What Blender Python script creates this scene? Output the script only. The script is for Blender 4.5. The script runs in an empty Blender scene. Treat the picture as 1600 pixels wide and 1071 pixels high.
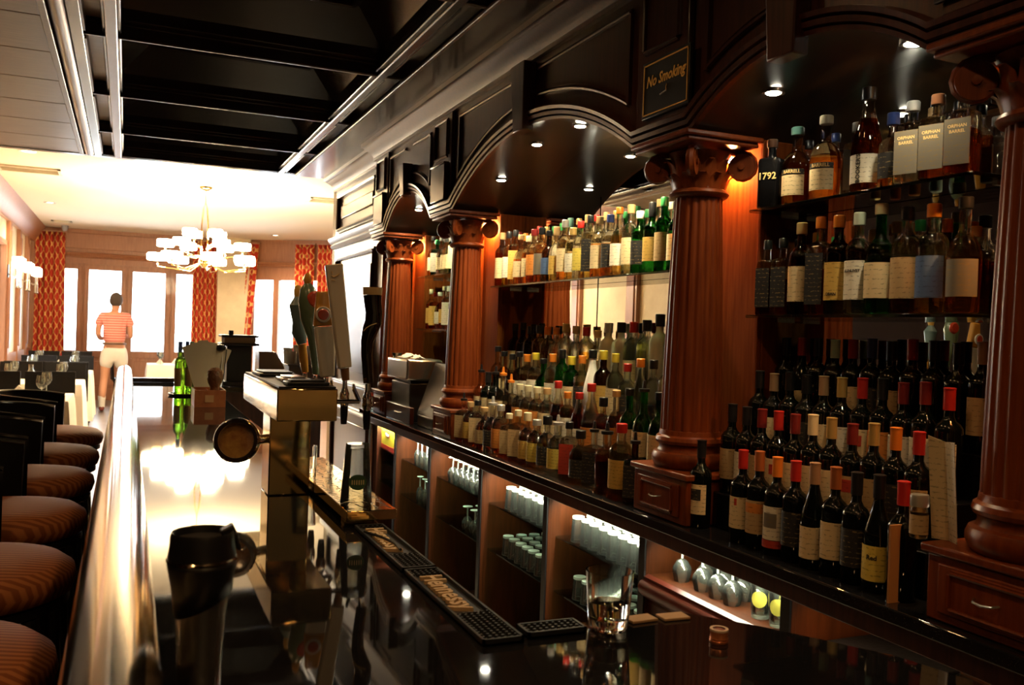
import bpy, math, random, re
from math import sin, cos, pi, radians, sqrt, atan2
from mathutils import Vector, Matrix
R = random.Random(7)
SC = bpy.context.scene
COL = SC.collection

# ------------------------------------------------------------------ camera, world, exposure
cam_d = bpy.data.cameras.new('camera')
cam_d.sensor_width = 36.0
cam_d.lens = 1400.0 / 1600.0 * 36.0
cam_d.clip_start = 0.05
cam_d.clip_end = 100
cam_d.dof.use_dof = True
cam_d.dof.focus_distance = 2.5
cam_d.dof.aperture_fstop = 9.0
cam = bpy.data.objects.new('camera', cam_d)
COL.objects.link(cam)
cam.matrix_world = Matrix(((0.91812267, -0.02589505, -0.39544937, 0.0),
                           (-0.39492061, 0.02328851, -0.91842003, 0.0),
                           (0.03299196, 0.99939336, 0.01115522, 1.44), (0, 0, 0, 1)))
SC.camera = cam
SC.view_settings.view_transform = 'Standard'
SC.view_settings.look = 'None'
SC.view_settings.gamma = 1.0
SC.view_settings.use_curve_mapping = False
SC.view_settings.exposure = 1.4
cy = SC.cycles
cy.max_bounces = 10
cy.diffuse_bounces = 4
cy.glossy_bounces = 5
cy.transmission_bounces = 8
cy.transparent_max_bounces = 12
cy.caustics_reflective = False
cy.caustics_refractive = False
cy.sample_clamp_indirect = 6.0
cy.sample_clamp_direct = 0.0

world = bpy.data.worlds.new('daylight')
SC.world = world
world.use_nodes = True
bg = world.node_tree.nodes['Background']
bg.inputs['Color'].default_value = (0.93, 0.96, 1.0, 1)
bg.inputs['Strength'].default_value = 7.0

def area(name, loc, rot, sx, sy, energy, color=(1, 1, 1), portal=False, spread=None):
    l = bpy.data.lights.new(name, 'AREA')
    l.shape = 'RECTANGLE'
    l.size = sx
    l.size_y = sy
    l.energy = energy
    l.color = color
    if portal:
        l.cycles.is_portal = True
    if spread is not None:
        l.spread = spread
    o = bpy.data.objects.new(name, l)
    o.location = loc
    o.rotation_euler = rot
    COL.objects.link(o)
    return o

def spot(name, loc, energy, color=(1, 0.8, 0.5), size=2.0, blend=0.8, radius=0.02, rot=(0, 0, 0)):
    l = bpy.data.lights.new(name, 'SPOT')
    l.energy = energy
    l.color = color
    l.spot_size = size
    l.spot_blend = blend
    l.shadow_soft_size = radius
    o = bpy.data.objects.new(name, l)
    o.location = loc
    o.rotation_euler = rot
    COL.objects.link(o)
    return o

def point(name, loc, energy, color=(1, 0.6, 0.25), radius=0.015):
    l = bpy.data.lights.new(name, 'POINT')
    l.energy = energy
    l.color = color
    l.shadow_soft_size = radius
    o = bpy.data.objects.new(name, l)
    o.location = loc
    COL.objects.link(o)
    return o

# daylight enters through the far doors and the bay windows
area('window_portal', (0.1, 17.6, 1.3), (radians(-90), 0, 0), 3.2, 2.6, 1, portal=True)
area('window_portal', (2.9, 16.95, 1.3), (radians(-90), 0, radians(-36.0)), 1.9, 2.6, 1, portal=True)
area('window_portal', (-1.75, 13.1, 1.4), (radians(-90), 0, radians(90)), 1.4, 2.2, 1, portal=True)

# ------------------------------------------------------------------ materials
MATS = {}
def mat(name, base=(0.5, 0.5, 0.5), rough=0.5, metal=0.0, trans=0.0, ior=1.5, coat=0.0, coat_rough=0.05, emit=None, es=0.0, spec=0.5, vary=0.0, vscale=8.0, stretch=(1, 1, 1), c2=None, bump=0.0, bscale=60.0):
    if name in MATS:
        return MATS[name]
    m = bpy.data.materials.new(name)
    m.use_nodes = True
    nt = m.node_tree
    b = nt.nodes['Principled BSDF']
    b.inputs['Base Color'].default_value = (*base, 1)
    b.inputs['Roughness'].default_value = rough
    b.inputs['Metallic'].default_value = metal
    b.inputs['Transmission Weight'].default_value = trans
    b.inputs['IOR'].default_value = ior
    b.inputs['Coat Weight'].default_value = coat
    b.inputs['Coat Roughness'].default_value = coat_rough
    b.inputs['Specular IOR Level'].default_value = spec
    if emit:
        b.inputs['Emission Color'].default_value = (*emit, 1)
        b.inputs['Emission Strength'].default_value = es
    if c2 is not None or bump:
        tc = nt.nodes.new('ShaderNodeTexCoord')
        mp = nt.nodes.new('ShaderNodeMapping')
        mp.inputs['Scale'].default_value = stretch
        nt.links.new(tc.outputs['Object'], mp.inputs['Vector'])
    if c2 is not None:
        n = nt.nodes.new('ShaderNodeTexNoise')
        n.inputs['Scale'].default_value = vscale
        n.inputs['Detail'].default_value = 5
        n.inputs['Roughness'].default_value = 0.6
        nt.links.new(mp.outputs['Vector'], n.inputs['Vector'])
        r = nt.nodes.new('ShaderNodeValToRGB')
        r.color_ramp.elements[0].position = 0.35
        r.color_ramp.elements[1].position = 0.68
        r.color_ramp.elements[0].color = (*base, 1)
        r.color_ramp.elements[1].color = (*c2, 1)
        nt.links.new(n.outputs['Fac'], r.inputs['Fac'])
        nt.links.new(r.outputs['Color'], b.inputs['Base Color'])
    if bump:
        n2 = nt.nodes.new('ShaderNodeTexNoise')
        n2.inputs['Scale'].default_value = bscale
        nt.links.new(mp.outputs['Vector'], n2.inputs['Vector'])
        bp = nt.nodes.new('ShaderNodeBump')
        bp.inputs['Strength'].default_value = bump
        bp.inputs['Distance'].default_value = 0.01
        nt.links.new(n2.outputs['Fac'], bp.inputs['Height'])
        nt.links.new(bp.outputs['Normal'], b.inputs['Normal'])
    MATS[name] = m
    return m

WOOD = mat('mahogany', (0.040, 0.010, 0.005), 0.30, c2=(0.085, 0.022, 0.010), stretch=(12, 12, 0.8), vscale=6, coat=0.55, coat_rough=0.20)
WOODC = mat('mahogany_column', (0.135, 0.024, 0.005), 0.34, c2=(0.21, 0.044, 0.009), stretch=(14, 14, 0.9), vscale=6, spec=0.32)
WOODP = mat('pilaster_mahogany', (0.17, 0.034, 0.006), 0.7, c2=(0.25, 0.06, 0.012), stretch=(14, 14, 0.9), vscale=6, spec=0.06)
WOODF = mat('cabinet_mahogany', (0.050, 0.012, 0.002), 0.5, c2=(0.08, 0.020, 0.004), spec=0.2, stretch=(10, 10, 0.9), vscale=6)
WOODK = mat('coffer_wood', (0.014, 0.007, 0.005), 0.26, c2=(0.028, 0.013, 0.008), stretch=(1, 12, 12), vscale=5, coat=0.3, coat_rough=0.12)
WOODLIT = mat('soffit_wood', (0.20, 0.105, 0.05), 0.42, c2=(0.27, 0.15, 0.075), stretch=(0.9, 12, 1), vscale=6, coat=0.25, coat_rough=0.28)  # dark wood lightened to tan, painting in the chandelier's reflection
WOODG = mat('gilded_trim_wood', (0.30, 0.14, 0.05), 0.35, coat=0.3)
WOODD = mat('dining_wood', (0.30, 0.125, 0.060), 0.4, c2=(0.38, 0.17, 0.085), stretch=(8, 8, 0.8), vscale=5, coat=0.15)
LEDGE = mat('red_wood_moulding', (0.13, 0.022, 0.010), 0.35, coat=0.08, coat_rough=0.2)
PLASTER = mat('ceiling_plaster', (0.86, 0.78, 0.64), 0.8)
CREAM = mat('cream_wall_covering', (0.62, 0.50, 0.33), 0.6, c2=(0.74, 0.62, 0.42), vscale=3)
FLOORM = mat('floor_stone', (0.20, 0.16, 0.13), 0.28, c2=(0.28, 0.23, 0.19), vscale=4)
DARK = mat('black_panel', (0.008, 0.007, 0.007), 0.4)
BLACKG = mat('black_gloss', (0.006, 0.006, 0.007), 0.18)
BLACKP = mat('black_plastic', (0.009, 0.009, 0.010), 0.38)
LEATHER = mat('black_leather', (0.006, 0.005, 0.005), 0.5, spec=0.15, bump=0.15, bscale=120)
MIRROR = mat('mirror_glass', (0.82, 0.84, 0.82), 0.0, metal=1.0)
BRASS = mat('polished_brass', (0.86, 0.60, 0.24), 0.07, metal=1.0)
BRASSW = mat('rail_metal', (0.56, 0.46, 0.34), 0.13, metal=1.0)
CHROME = mat('chrome', (0.80, 0.80, 0.80), 0.08, metal=1.0)
STEEL = mat('brushed_steel', (0.62, 0.58, 0.52), 0.26, metal=1.0)
WHITE = mat('white_cloth', (0.84, 0.78, 0.68), 0.8)
PAPER = mat('paper', (0.80, 0.76, 0.66), 0.7)
PORC = mat('porcelain', (0.86, 0.86, 0.82), 0.12)
GLASS = mat('clear_glass', (0.97, 1.0, 0.98), 0.0, trans=1.0, ior=1.45)
SHELFG = mat('shelf_glass', (0.62, 0.90, 0.80), 0.0, trans=1.0, ior=1.45)
GOLDP = mat('gold_paint', (0.95, 0.58, 0.14), 0.4)
PRINT = mat('dark_print', (0.03, 0.025, 0.02), 0.6)
LIT = mat('lit_lamp_glass', (1, 1, 1), 0.4, emit=(1.0, 0.80, 0.50), es=26.0)
LITS = mat('lit_sconce_glass', (1, 1, 1), 0.4, emit=(1.0, 0.80, 0.52), es=4.5)
LITD = mat('downlight_lens', (1, 1, 1), 0.4, emit=(1.0, 0.93, 0.72), es=30.0)
LITC = mat('strip_light_lens', (1, 1, 1), 0.4, emit=(1.0, 0.98, 0.76), es=2.0)

def thin_glass(name, tint, tr=0.0, k=1.25):
    """thin-walled glass: clear sheet with Fresnel reflection, tint deepening at grazing angles"""
    m = bpy.data.materials.new(name); m.use_nodes = True; nt = m.node_tree; nt.nodes.clear()
    o = nt.nodes.new('ShaderNodeOutputMaterial'); mx = nt.nodes.new('ShaderNodeMixShader')
    t = nt.nodes.new('ShaderNodeBsdfTransparent'); g = nt.nodes.new('ShaderNodeBsdfGlossy'); g.inputs['Roughness'].default_value = 0.03
    lw = nt.nodes.new('ShaderNodeLayerWeight'); lw.inputs['Blend'].default_value = 0.35
    r = nt.nodes.new('ShaderNodeValToRGB'); r.color_ramp.elements[0].color = (*tint, 1); r.color_ramp.elements[1].color = (*[x * 0.72 for x in tint], 1)
    nt.links.new(lw.outputs['Facing'], r.inputs['Fac']); nt.links.new(r.outputs['Color'], t.inputs['Color'])
    f = nt.nodes.new('ShaderNodeFresnel'); f.inputs['IOR'].default_value = k + 0.25
    nt.links.new(f.outputs[0], mx.inputs[0]); nt.links.new(t.outputs[0], mx.inputs[1]); nt.links.new(g.outputs[0], mx.inputs[2])
    if tr:
        d = nt.nodes.new('ShaderNodeBsdfDiffuse'); d.inputs['Color'].default_value = (0.8, 0.9, 0.8, 1)  # pale diffuse share painting a lit glow into the glass
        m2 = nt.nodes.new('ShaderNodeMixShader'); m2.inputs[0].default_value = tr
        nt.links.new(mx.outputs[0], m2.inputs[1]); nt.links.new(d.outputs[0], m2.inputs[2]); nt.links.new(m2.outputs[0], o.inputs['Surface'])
    else:
        nt.links.new(mx.outputs[0], o.inputs['Surface'])
    MATS[name] = m
    return m
THIN = thin_glass('thin_wall_glass', (0.98, 1.0, 0.97), 0.03, 1.5)
SHELFG = thin_glass('shelf_plate_glass', (0.80, 0.92, 0.86), 0.0, 1.3)
def through(m, f):
    """let a share of light pass straight through (thin coloured glass)"""
    nt = m.node_tree; b = nt.nodes['Principled BSDF']; o = nt.nodes['Material Output']
    t = nt.nodes.new('ShaderNodeBsdfTransparent'); t.inputs['Color'].default_value = b.inputs['Base Color'].default_value
    mx = nt.nodes.new('ShaderNodeMixShader'); mx.inputs[0].default_value = f
    nt.links.new(b.outputs[0], mx.inputs[1]); nt.links.new(t.outputs[0], mx.inputs[2]); nt.links.new(mx.outputs[0], o.inputs['Surface'])
    return m

def granite():
    m = mat('black_granite', (0.010, 0.010, 0.011), 0.035, ior=1.75, spec=0.5)
    nt = m.node_tree
    b = nt.nodes['Principled BSDF']
    tc = nt.nodes.new('ShaderNodeTexCoord')
    v = nt.nodes.new('ShaderNodeTexVoronoi')
    v.inputs['Scale'].default_value = 260
    r = nt.nodes.new('ShaderNodeValToRGB')
    r.color_ramp.elements[0].position = 0.0
    r.color_ramp.elements[0].color = (0.09, 0.085, 0.08, 1)
    r.color_ramp.elements[1].position = 0.22
    r.color_ramp.elements[1].color = (0.008, 0.008, 0.009, 1)
    nt.links.new(tc.outputs['Object'], v.inputs['Vector'])
    nt.links.new(v.outputs['Distance'], r.inputs['Fac'])
    nt.links.new(r.outputs['Color'], b.inputs['Base Color'])
    return m
GRANITE = granite()

def stripes(name, c1, c2, axis, freq, rough=0.8, sharp=(0.45, 0.55), coord='Object'):
    m = mat(name, c1, rough)
    nt = m.node_tree
    b = nt.nodes['Principled BSDF']
    tc = nt.nodes.new('ShaderNodeTexCoord')
    sp = nt.nodes.new('ShaderNodeSeparateXYZ')
    nt.links.new(tc.outputs[coord], sp.inputs[0])
    mu = nt.nodes.new('ShaderNodeMath'); mu.operation = 'MULTIPLY'; mu.inputs[1].default_value = freq * 2 * pi
    nt.links.new(sp.outputs[axis], mu.inputs[0])
    sn = nt.nodes.new('ShaderNodeMath'); sn.operation = 'SINE'
    nt.links.new(mu.outputs[0], sn.inputs[0])
    ad = nt.nodes.new('ShaderNodeMath'); ad.operation = 'MULTIPLY_ADD'; ad.inputs[1].default_value = 0.5; ad.inputs[2].default_value = 0.5
    nt.links.new(sn.outputs[0], ad.inputs[0])
    r = nt.nodes.new('ShaderNodeValToRGB')
    r.color_ramp.elements[0].position = sharp[0]
    r.color_ramp.elements[1].position = sharp[1]
    r.color_ramp.elements[0].color = (*c1, 1)
    r.color_ramp.elements[1].color = (*c2, 1)
    nt.links.new(ad.outputs[0], r.inputs['Fac'])
    nt.links.new(r.outputs['Color'], b.inputs['Base Color'])
    return m
SEATM = stripes('rust_striped_upholstery', (0.26, 0.070, 0.014), (0.46, 0.16, 0.045), 'Y', 46, 0.75, (0.3, 0.7))
SHIRTM = stripes('striped_shirt', (0.62, 0.16, 0.13), (0.72, 0.42, 0.36), 'Z', 26, 0.85, (0.5, 0.8))

def curtain_mat():
    m = mat('red_ogee_fabric', (0.45, 0.03, 0.012), 0.75)
    nt = m.node_tree
    b = nt.nodes['Principled BSDF']
    tc = nt.nodes.new('ShaderNodeTexCoord')
    sp = nt.nodes.new('ShaderNodeSeparateXYZ')
    nt.links.new(tc.outputs['UV'], sp.inputs[0])
    def cs(axis, f, add=0.0):
        mu = nt.nodes.new('ShaderNodeMath'); mu.operation = 'MULTIPLY'; mu.inputs[1].default_value = f * 2 * pi
        nt.links.new(sp.outputs[axis], mu.inputs[0])
        c = nt.nodes.new('ShaderNodeMath'); c.operation = 'COSINE'
        nt.links.new(mu.outputs[0], c.inputs[0])
        return c
    a = cs('X', 1 / 0.13)
    d = cs('Y', 1 / 0.20)
    s = nt.nodes.new('ShaderNodeMath'); s.operation = 'ADD'
    nt.links.new(a.outputs[0], s.inputs[0]); nt.links.new(d.outputs[0], s.inputs[1])
    ab = nt.nodes.new('ShaderNodeMath'); ab.operation = 'ABSOLUTE'
    nt.links.new(s.outputs[0], ab.inputs[0])
    r = nt.nodes.new('ShaderNodeValToRGB')
    e = r.color_ramp.elements
    e[0].position = 0.32; e[0].color = (0.80, 0.50, 0.16, 1)
    e[1].position = 0.45; e[1].color = (0.52, 0.035, 0.012, 1)
    nt.links.new(ab.outputs[0], r.inputs['Fac'])
    nt.links.new(r.outputs['Color'], b.inputs['Base Color'])
    return m
CURTAIN = curtain_mat()

def pane_mat():
    m = bpy.data.materials.new('window_pane_glass')
    m.use_nodes = True
    nt = m.node_tree
    nt.nodes.clear()
    o = nt.nodes.new('ShaderNodeOutputMaterial')
    mx = nt.nodes.new('ShaderNodeMixShader')
    t = nt.nodes.new('ShaderNodeBsdfTransparent')
    t.inputs['Color'].default_value = (0.95, 0.97, 0.96, 1)
    g = nt.nodes.new('ShaderNodeBsdfGlossy')
    g.inputs['Roughness'].default_value = 0.02
    f = nt.nodes.new('ShaderNodeFresnel')
    nt.links.new(f.outputs[0], mx.inputs[0])
    nt.links.new(t.outputs[0], mx.inputs[1])
    nt.links.new(g.outputs[0], mx.inputs[2])
    nt.links.new(mx.outputs[0], o.inputs['Surface'])
    return m
PANE = pane_mat()

# ------------------------------------------------------------------ mesh building
def origin(o):
    v = Vector((0, 0, 0))
    while o is not None:
        v = v + o.location
        o = o.parent
    return v

class MB:
    def __init__(s):
        s.v = []; s.f = []; s.m = []; s.uv = None
    def add(s, vs, fs, m=0):
        b = len(s.v)
        s.v += [tuple(p) for p in vs]
        s.f += [tuple(b + i for i in f) for f in fs]
        s.m += [m] * len(fs)
        return s
    def box(s, x0, x1, y0, y1, z0, z1, m=0):
        vs = [(x0, y0, z0), (x1, y0, z0), (x1, y1, z0), (x0, y1, z0), (x0, y0, z1), (x1, y0, z1), (x1, y1, z1), (x0, y1, z1)]
        return s.add(vs, [(0, 3, 2, 1), (4, 5, 6, 7), (0, 1, 5, 4), (1, 2, 6, 5), (2, 3, 7, 6), (3, 0, 4, 7)], m)
    def obox(s, c, ax, ay, az, sx, sy, sz, m=0):
        c = Vector(c); ax = Vector(ax).normalized() * sx / 2; ay = Vector(ay).normalized() * sy / 2; az = Vector(az).normalized() * sz / 2
        vs = [c + ax * i + ay * j + az * k for k in (-1, 1) for (i, j) in ((-1, -1), (1, -1), (1, 1), (-1, 1))]
        return s.add(vs, [(0, 3, 2, 1), (4, 5, 6, 7), (0, 1, 5, 4), (1, 2, 6, 5), (2, 3, 7, 6), (3, 0, 4, 7)], m)
    def lathe(s, prof, seg=24, c=(0, 0, 0), m=0, ax=(0, 0, 1), mf=None, rf=None):
        """prof: [(radius, height[, squareness])]; mf: material by ring; rf: radius factor by angle"""
        az = Vector(ax).normalized()
        t = Vector((1, 0, 0)) if abs(az.x) < 0.9 else Vector((0, 1, 0))
        u = t - az * t.dot(az); u.normalize(); w = az.cross(u)
        c = Vector(c); vs = []; fs = []; ms = []
        rings = []
        for p in prof:
            r, h = p[0], p[1]
            q = p[2] if len(p) > 2 else 0
            if r < 1e-6:
                rings.append([len(vs)]); vs.append(c + az * h)
            else:
                ring = []
                for i in range(seg):
                    a = 2 * pi * (i + 0.5) / seg
                    k = 1.0
                    if q:
                        e = 2 + q * 8
                        k = (abs(cos(a)) ** e + abs(sin(a)) ** e) ** (-1 / e)
                    if rf:
                        k *= rf(a)
                    ring.append(len(vs)); vs.append(c + az * h + (u * cos(a) + w * sin(a)) * r * k)
                rings.append(ring)
        for j in range(len(rings) - 1):
            A, B = rings[j], rings[j + 1]
            mm = mf[j] if mf else m
            if len(A) == 1 and len(B) == 1:
                continue
            for i in range(seg):
                k = (i + 1) % seg
                if len(A) == 1: fs.append((A[0], B[k], B[i])) if False else fs.append((A[0], B[i], B[k])[::-1] if False else (A[0], B[k], B[i]))
                elif len(B) == 1: fs.append((A[i], A[k], B[0]))
                else: fs.append((A[i], A[k], B[k], B[i]))
                ms.append(mm)
        b = len(s.v)
        s.v += [tuple(p) for p in vs]
        s.f += [tuple(b + i for i in f) for f in fs]
        s.m += ms
        return s
    def tube(s, pts, r, seg=8, m=0, closed=False, caps=True):
        pts = [Vector(p) for p in pts]
        n = len(pts); b = len(s.v); up = None
        for i, p in enumerate(pts):
            if closed: d = pts[(i + 1) % n] - pts[i - 1]
            else: d = pts[min(i + 1, n - 1)] - pts[max(i - 1, 0)]
            d.normalize()
            if up is None:
                t = Vector((0, 0, 1)) if abs(d.z) < 0.9 else Vector((1, 0, 0))
            else: t = up
            u = t - d * t.dot(d); u.normalize(); up = u; w = d.cross(u)
            rr = r[i] if isinstance(r, (list, tuple)) else r
            for k in range(seg):
                a = 2 * pi * k / seg
                s.v.append(tuple(p + (u * cos(a) + w * sin(a)) * rr))
        for i in range(n if closed else n - 1):
            j = (i + 1) % n
            for k in range(seg):
                l = (k + 1) % seg
                s.f.append((b + i * seg + k, b + i * seg + l, b + j * seg + l, b + j * seg + k)); s.m.append(m)
        if caps and not closed:
            s.f.append(tuple(b + k for k in range(seg))[::-1]); s.m.append(m)
            s.f.append(tuple(b + (n - 1) * seg + k for k in range(seg))); s.m.append(m)
        return s
    def sweep(s, path, prof, side, up=None, m=0, caps=True):
        """sweep closed 2D profile [(a,b)] along path; a along side vector, b along the in-plane normal (side x dir)"""
        path = [Vector(p) for p in path]; side = Vector(side).normalized(); n = len(path); k = len(prof); b0 = len(s.v)
        for i, p in enumerate(path):
            d0 = (path[i] - path[i - 1]).normalized() if i > 0 else None
            d1 = (path[i + 1] - path[i]).normalized() if i < n - 1 else None
            n0 = side.cross(d0) if d0 else None
            n1 = side.cross(d1) if d1 else None
            if n0 is None: nn = n1
            elif n1 is None: nn = n0
            else:
                nn = (n0 + n1); nn.normalize(); nn = nn / max(0.3, nn.dot(n0))
            for (a, bb) in prof:
                s.v.append(tuple(p + side * a + nn * bb))
        for i in range(n - 1):
            for j in range(k):
                l = (j + 1) % k
                s.f.append((b0 + i * k + j, b0 + i * k + l, b0 + (i + 1) * k + l, b0 + (i + 1) * k + j)); s.m.append(m)
        if caps:
            s.f.append(tuple(b0 + j for j in range(k))[::-1]); s.m.append(m)
            s.f.append(tuple(b0 + (n - 1) * k + j for j in range(k))); s.m.append(m)
        return s
    def prism(s, poly, z0, z1, m=0):
        n = len(poly)
        vs = [(x, y, z0) for x, y in poly] + [(x, y, z1) for x, y in poly]
        fs = [tuple(range(n))[::-1], tuple(range(n, 2 * n))] + [(i, (i + 1) % n, n + (i + 1) % n, n + i) for i in range(n)]
        return s.add(vs, fs, m)
    def mesh(s, name, mats, off=(0, 0, 0), ang=35):
        me = bpy.data.meshes.new(name)
        ox, oy, oz = off
        me.from_pydata([(x - ox, y - oy, z - oz) for x, y, z in s.v], [], s.f)
        for m in (mats if isinstance(mats, (list, tuple)) else [mats]):
            me.materials.append(m)
        me.polygons.foreach_set('material_index', s.m)
        me.polygons.foreach_set('use_smooth', [True] * len(s.f))
        me.update()
        fixn(me)
        me.set_sharp_from_angle(angle=radians(ang))
        return me
    def obj(s, name, mats, parent=None, bevel=0, ang=35, at=None):
        if parent is not None:
            off = origin(parent); loc = (0, 0, 0)
        else:
            xs = [p[0] for p in s.v]; ys = [p[1] for p in s.v]; zs = [p[2] for p in s.v]
            off = at or ((min(xs) + max(xs)) / 2, (min(ys) + max(ys)) / 2, min(zs)); loc = off
        me = s.mesh(name, mats, off, ang)
        return link(name, me, parent, loc, bevel)

import bmesh
def fixn(me):
    bm = bmesh.new(); bm.from_mesh(me)
    bmesh.ops.recalc_face_normals(bm, faces=bm.faces)
    bm.to_mesh(me); bm.free()

def link(name, me, parent=None, loc=(0, 0, 0), bevel=0):
    o = bpy.data.objects.new(name, me)
    COL.objects.link(o)
    o.location = loc
    if parent is not None: o.parent = parent
    if bevel:
        b = o.modifiers.new('bevel', 'BEVEL'); b.width = bevel; b.segments = 2; b.limit_method = 'ANGLE'; b.angle_limit = radians(40)
        b.harden_normals = False
    return o

def tag(o, label=None, cat=None, group=None, kind=None):
    if label: o['label'] = label
    if cat: o['category'] = cat
    if group: o['group'] = group
    if kind: o['kind'] = kind
    return o
def thing(name, loc, label=None, cat=None, group=None, kind=None, rz=0):
    o = bpy.data.objects.new(name, None)
    o.empty_display_size = 0.05
    COL.objects.link(o); o.location = loc; o.rotation_euler.z = rz
    return tag(o, label, cat, group, kind)
def struct(o, label=None): return tag(o, label, kind='structure')

def copytree(o, parent=None):
    c = o.copy(); COL.objects.link(c)
    if parent is not None: c.parent = parent
    for ch in list(o.children): copytree(ch, c)
    return c

def textmesh(txt, size, extrude=0.0, shear=0.0, spacing=1.0, align='CENTER'):
    cu = bpy.data.curves.new('t', 'FONT')
    cu.body = txt; cu.size = size; cu.extrude = extrude; cu.shear = shear; cu.space_character = spacing
    cu.offset = size * 0.022; cu.align_x = align; cu.align_y = 'CENTER'; cu.resolution_u = 2
    o = bpy.data.objects.new('t', cu); COL.objects.link(o)
    bpy.context.view_layer.update()
    me = bpy.data.meshes.new_from_object(o.evaluated_get(bpy.context.evaluated_depsgraph_get()))
    bpy.data.objects.remove(o); bpy.data.curves.remove(cu)
    return me
def put_text(name, txt, size, m, parent, c, right, up, extrude=0.0005, shear=0, spacing=1.0, bend=0, sx=1.0):
    me = textmesh(txt, size, extrude, shear, spacing)
    r = Vector(right).normalized(); u = Vector(up).normalized(); n = r.cross(u)
    off = Vector(c) - (origin(parent) if parent is not None else Vector((0, 0, 0)))
    for v in me.vertices:
        x, y, z = v.co.x * sx, v.co.y, v.co.z
        if bend:
            a = x / bend
            p = r * (sin(a) * (bend + z)) + n * ((cos(a) - 1) * bend + cos(a) * z) + u * y
        else:
            p = r * x + u * y + n * z
        v.co = p + off
    me.name = name
    me.materials.clear(); me.materials.append(m)
    return link(name, me, parent)

ORD = ['first', 'second', 'third', 'fourth', 'fifth', 'sixth', 'seventh', 'eighth', 'ninth', 'tenth', 'eleventh', 'twelfth', 'thirteenth', 'fourteenth', 'fifteenth', 'sixteenth', 'seventeenth', 'eighteenth', 'nineteenth', 'twentieth', 'twenty-first', 'twenty-second', 'twenty-third', 'twenty-fourth', 'twenty-fifth']
def ordl(i): return ('leftmost' if i == 0 else ORD[i] + ' from left')
ROWN = ['front', 'second', 'third', 'fourth', 'rear']

# ================================================================== SETTING
CZ = 2.56      # dark wood ceiling over the bar
DZ = 3.0       # plaster ceiling of the dining room
DY = 6.85      # where the dining room begins
FY = 17.4      # far wall
struct(MB().box(-1.7, 5.0, -2.6, 18.0, -0.05, 0).obj('floor', FLOORM))
struct(MB().box(-1.7, 5.0, DY, 18.0, DZ, DZ + 0.1).obj('ceiling', PLASTER))
struct(MB().box(-1.7, 1.95, -2.6, DY - 0.06, CZ + 0.30, CZ + 0.38).box(-1.7, 1.95, DY - 0.06, DY, CZ, DZ + 0.1).obj('ceiling', WOODK), 'dark wood ceiling deck above the coffers')
struct(MB().box(-1.7, 1.95, -2.6, -2.5, 0, 3).obj('wall_near', CREAM))
struct(MB().box(1.80, 1.95, -2.6, 5.44, 0, CZ + 0.3).obj('wall_right', WOOD))
# left wall: dark wood beside the bar, cream panels with timber pilasters in the dining room
wl = struct(MB().box(-1.70, -1.52, -2.6, DY, 0, CZ + 0.3).obj('wall_left', mat('matte_dark_wood', (0.035, 0.012, 0.006), 0.7, spec=0.1)))
wl2 = MB()
wl2.box(-1.70, -1.52, DY, 12.4, 0, DZ).box(-1.70, -1.52, 13.8, 18.0, 0, DZ).box(-1.70, -1.52, 12.4, 13.8, 0, 0.6).box(-1.70, -1.52, 12.4, 13.8, 2.45, DZ)
wl2 = struct(wl2.obj('wall_left', CREAM))
for y in (7.0, 8.3, 9.6, 10.9, 12.3, 13.9, 15.15, 16.3, 17.25):
    p = MB().box(-1.52, -1.47, y - 0.11, y + 0.11, 0.0, 2.72).box(-1.475, -1.455, y - 0.07, y + 0.07, 1.0, 2.6)
    p.obj('pilaster', WOODD, wl2, bevel=0.004)
MB().box(-1.52, -1.485, DY, 12.4, 0, 0.92).box(-1.52, -1.485, 13.8, FY, 0, 0.92).obj('wainscot', WOODD, wl2)
MB().sweep([(-1.52, DY, 2.72), (-1.52, FY, 2.72)], [(0.0, 0.0), (0.05, 0.0), (0.06, 0.05), (0.12, 0.12), (0.16, 0.2), (0.2, 0.28), (0.0, 0.28)], (1, 0, 0)).obj('crown_moulding', WOODD, wl2)
# tall side window seen edge on
w = thing('window_1', (-1.6, 13.1, 0.6), kind='structure')
MB().box(-1.62, -1.5, 12.4, 12.46, 0.6, 2.45).box(-1.62, -1.5, 13.74, 13.8, 0.6, 2.45).box(-1.62, -1.5, 12.4, 13.8, 0.6, 0.66).box(-1.62, -1.5, 12.4, 13.8, 2.39, 2.45).box(-1.6, -1.53, 13.08, 13.13, 0.6, 2.45).obj('window_frame', WOODD, w)
for a, b in ((12.46, 13.08), (13.13, 13.74)):
    MB().box(-1.57, -1.565, a, b, 0.66, 2.39).obj('pane', PANE, w)

# return wall of the dining room at the end of the panelling
struct(MB().box(1.45, 5.0, DY, DY + 0.1, 0, DZ + 0.1).obj('wall_near', CREAM), 'dining room side of the panelled wall end')
struct(MB().box(4.6, 4.75, DY, 18.0, 0, DZ).obj('wall_right', CREAM))

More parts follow.
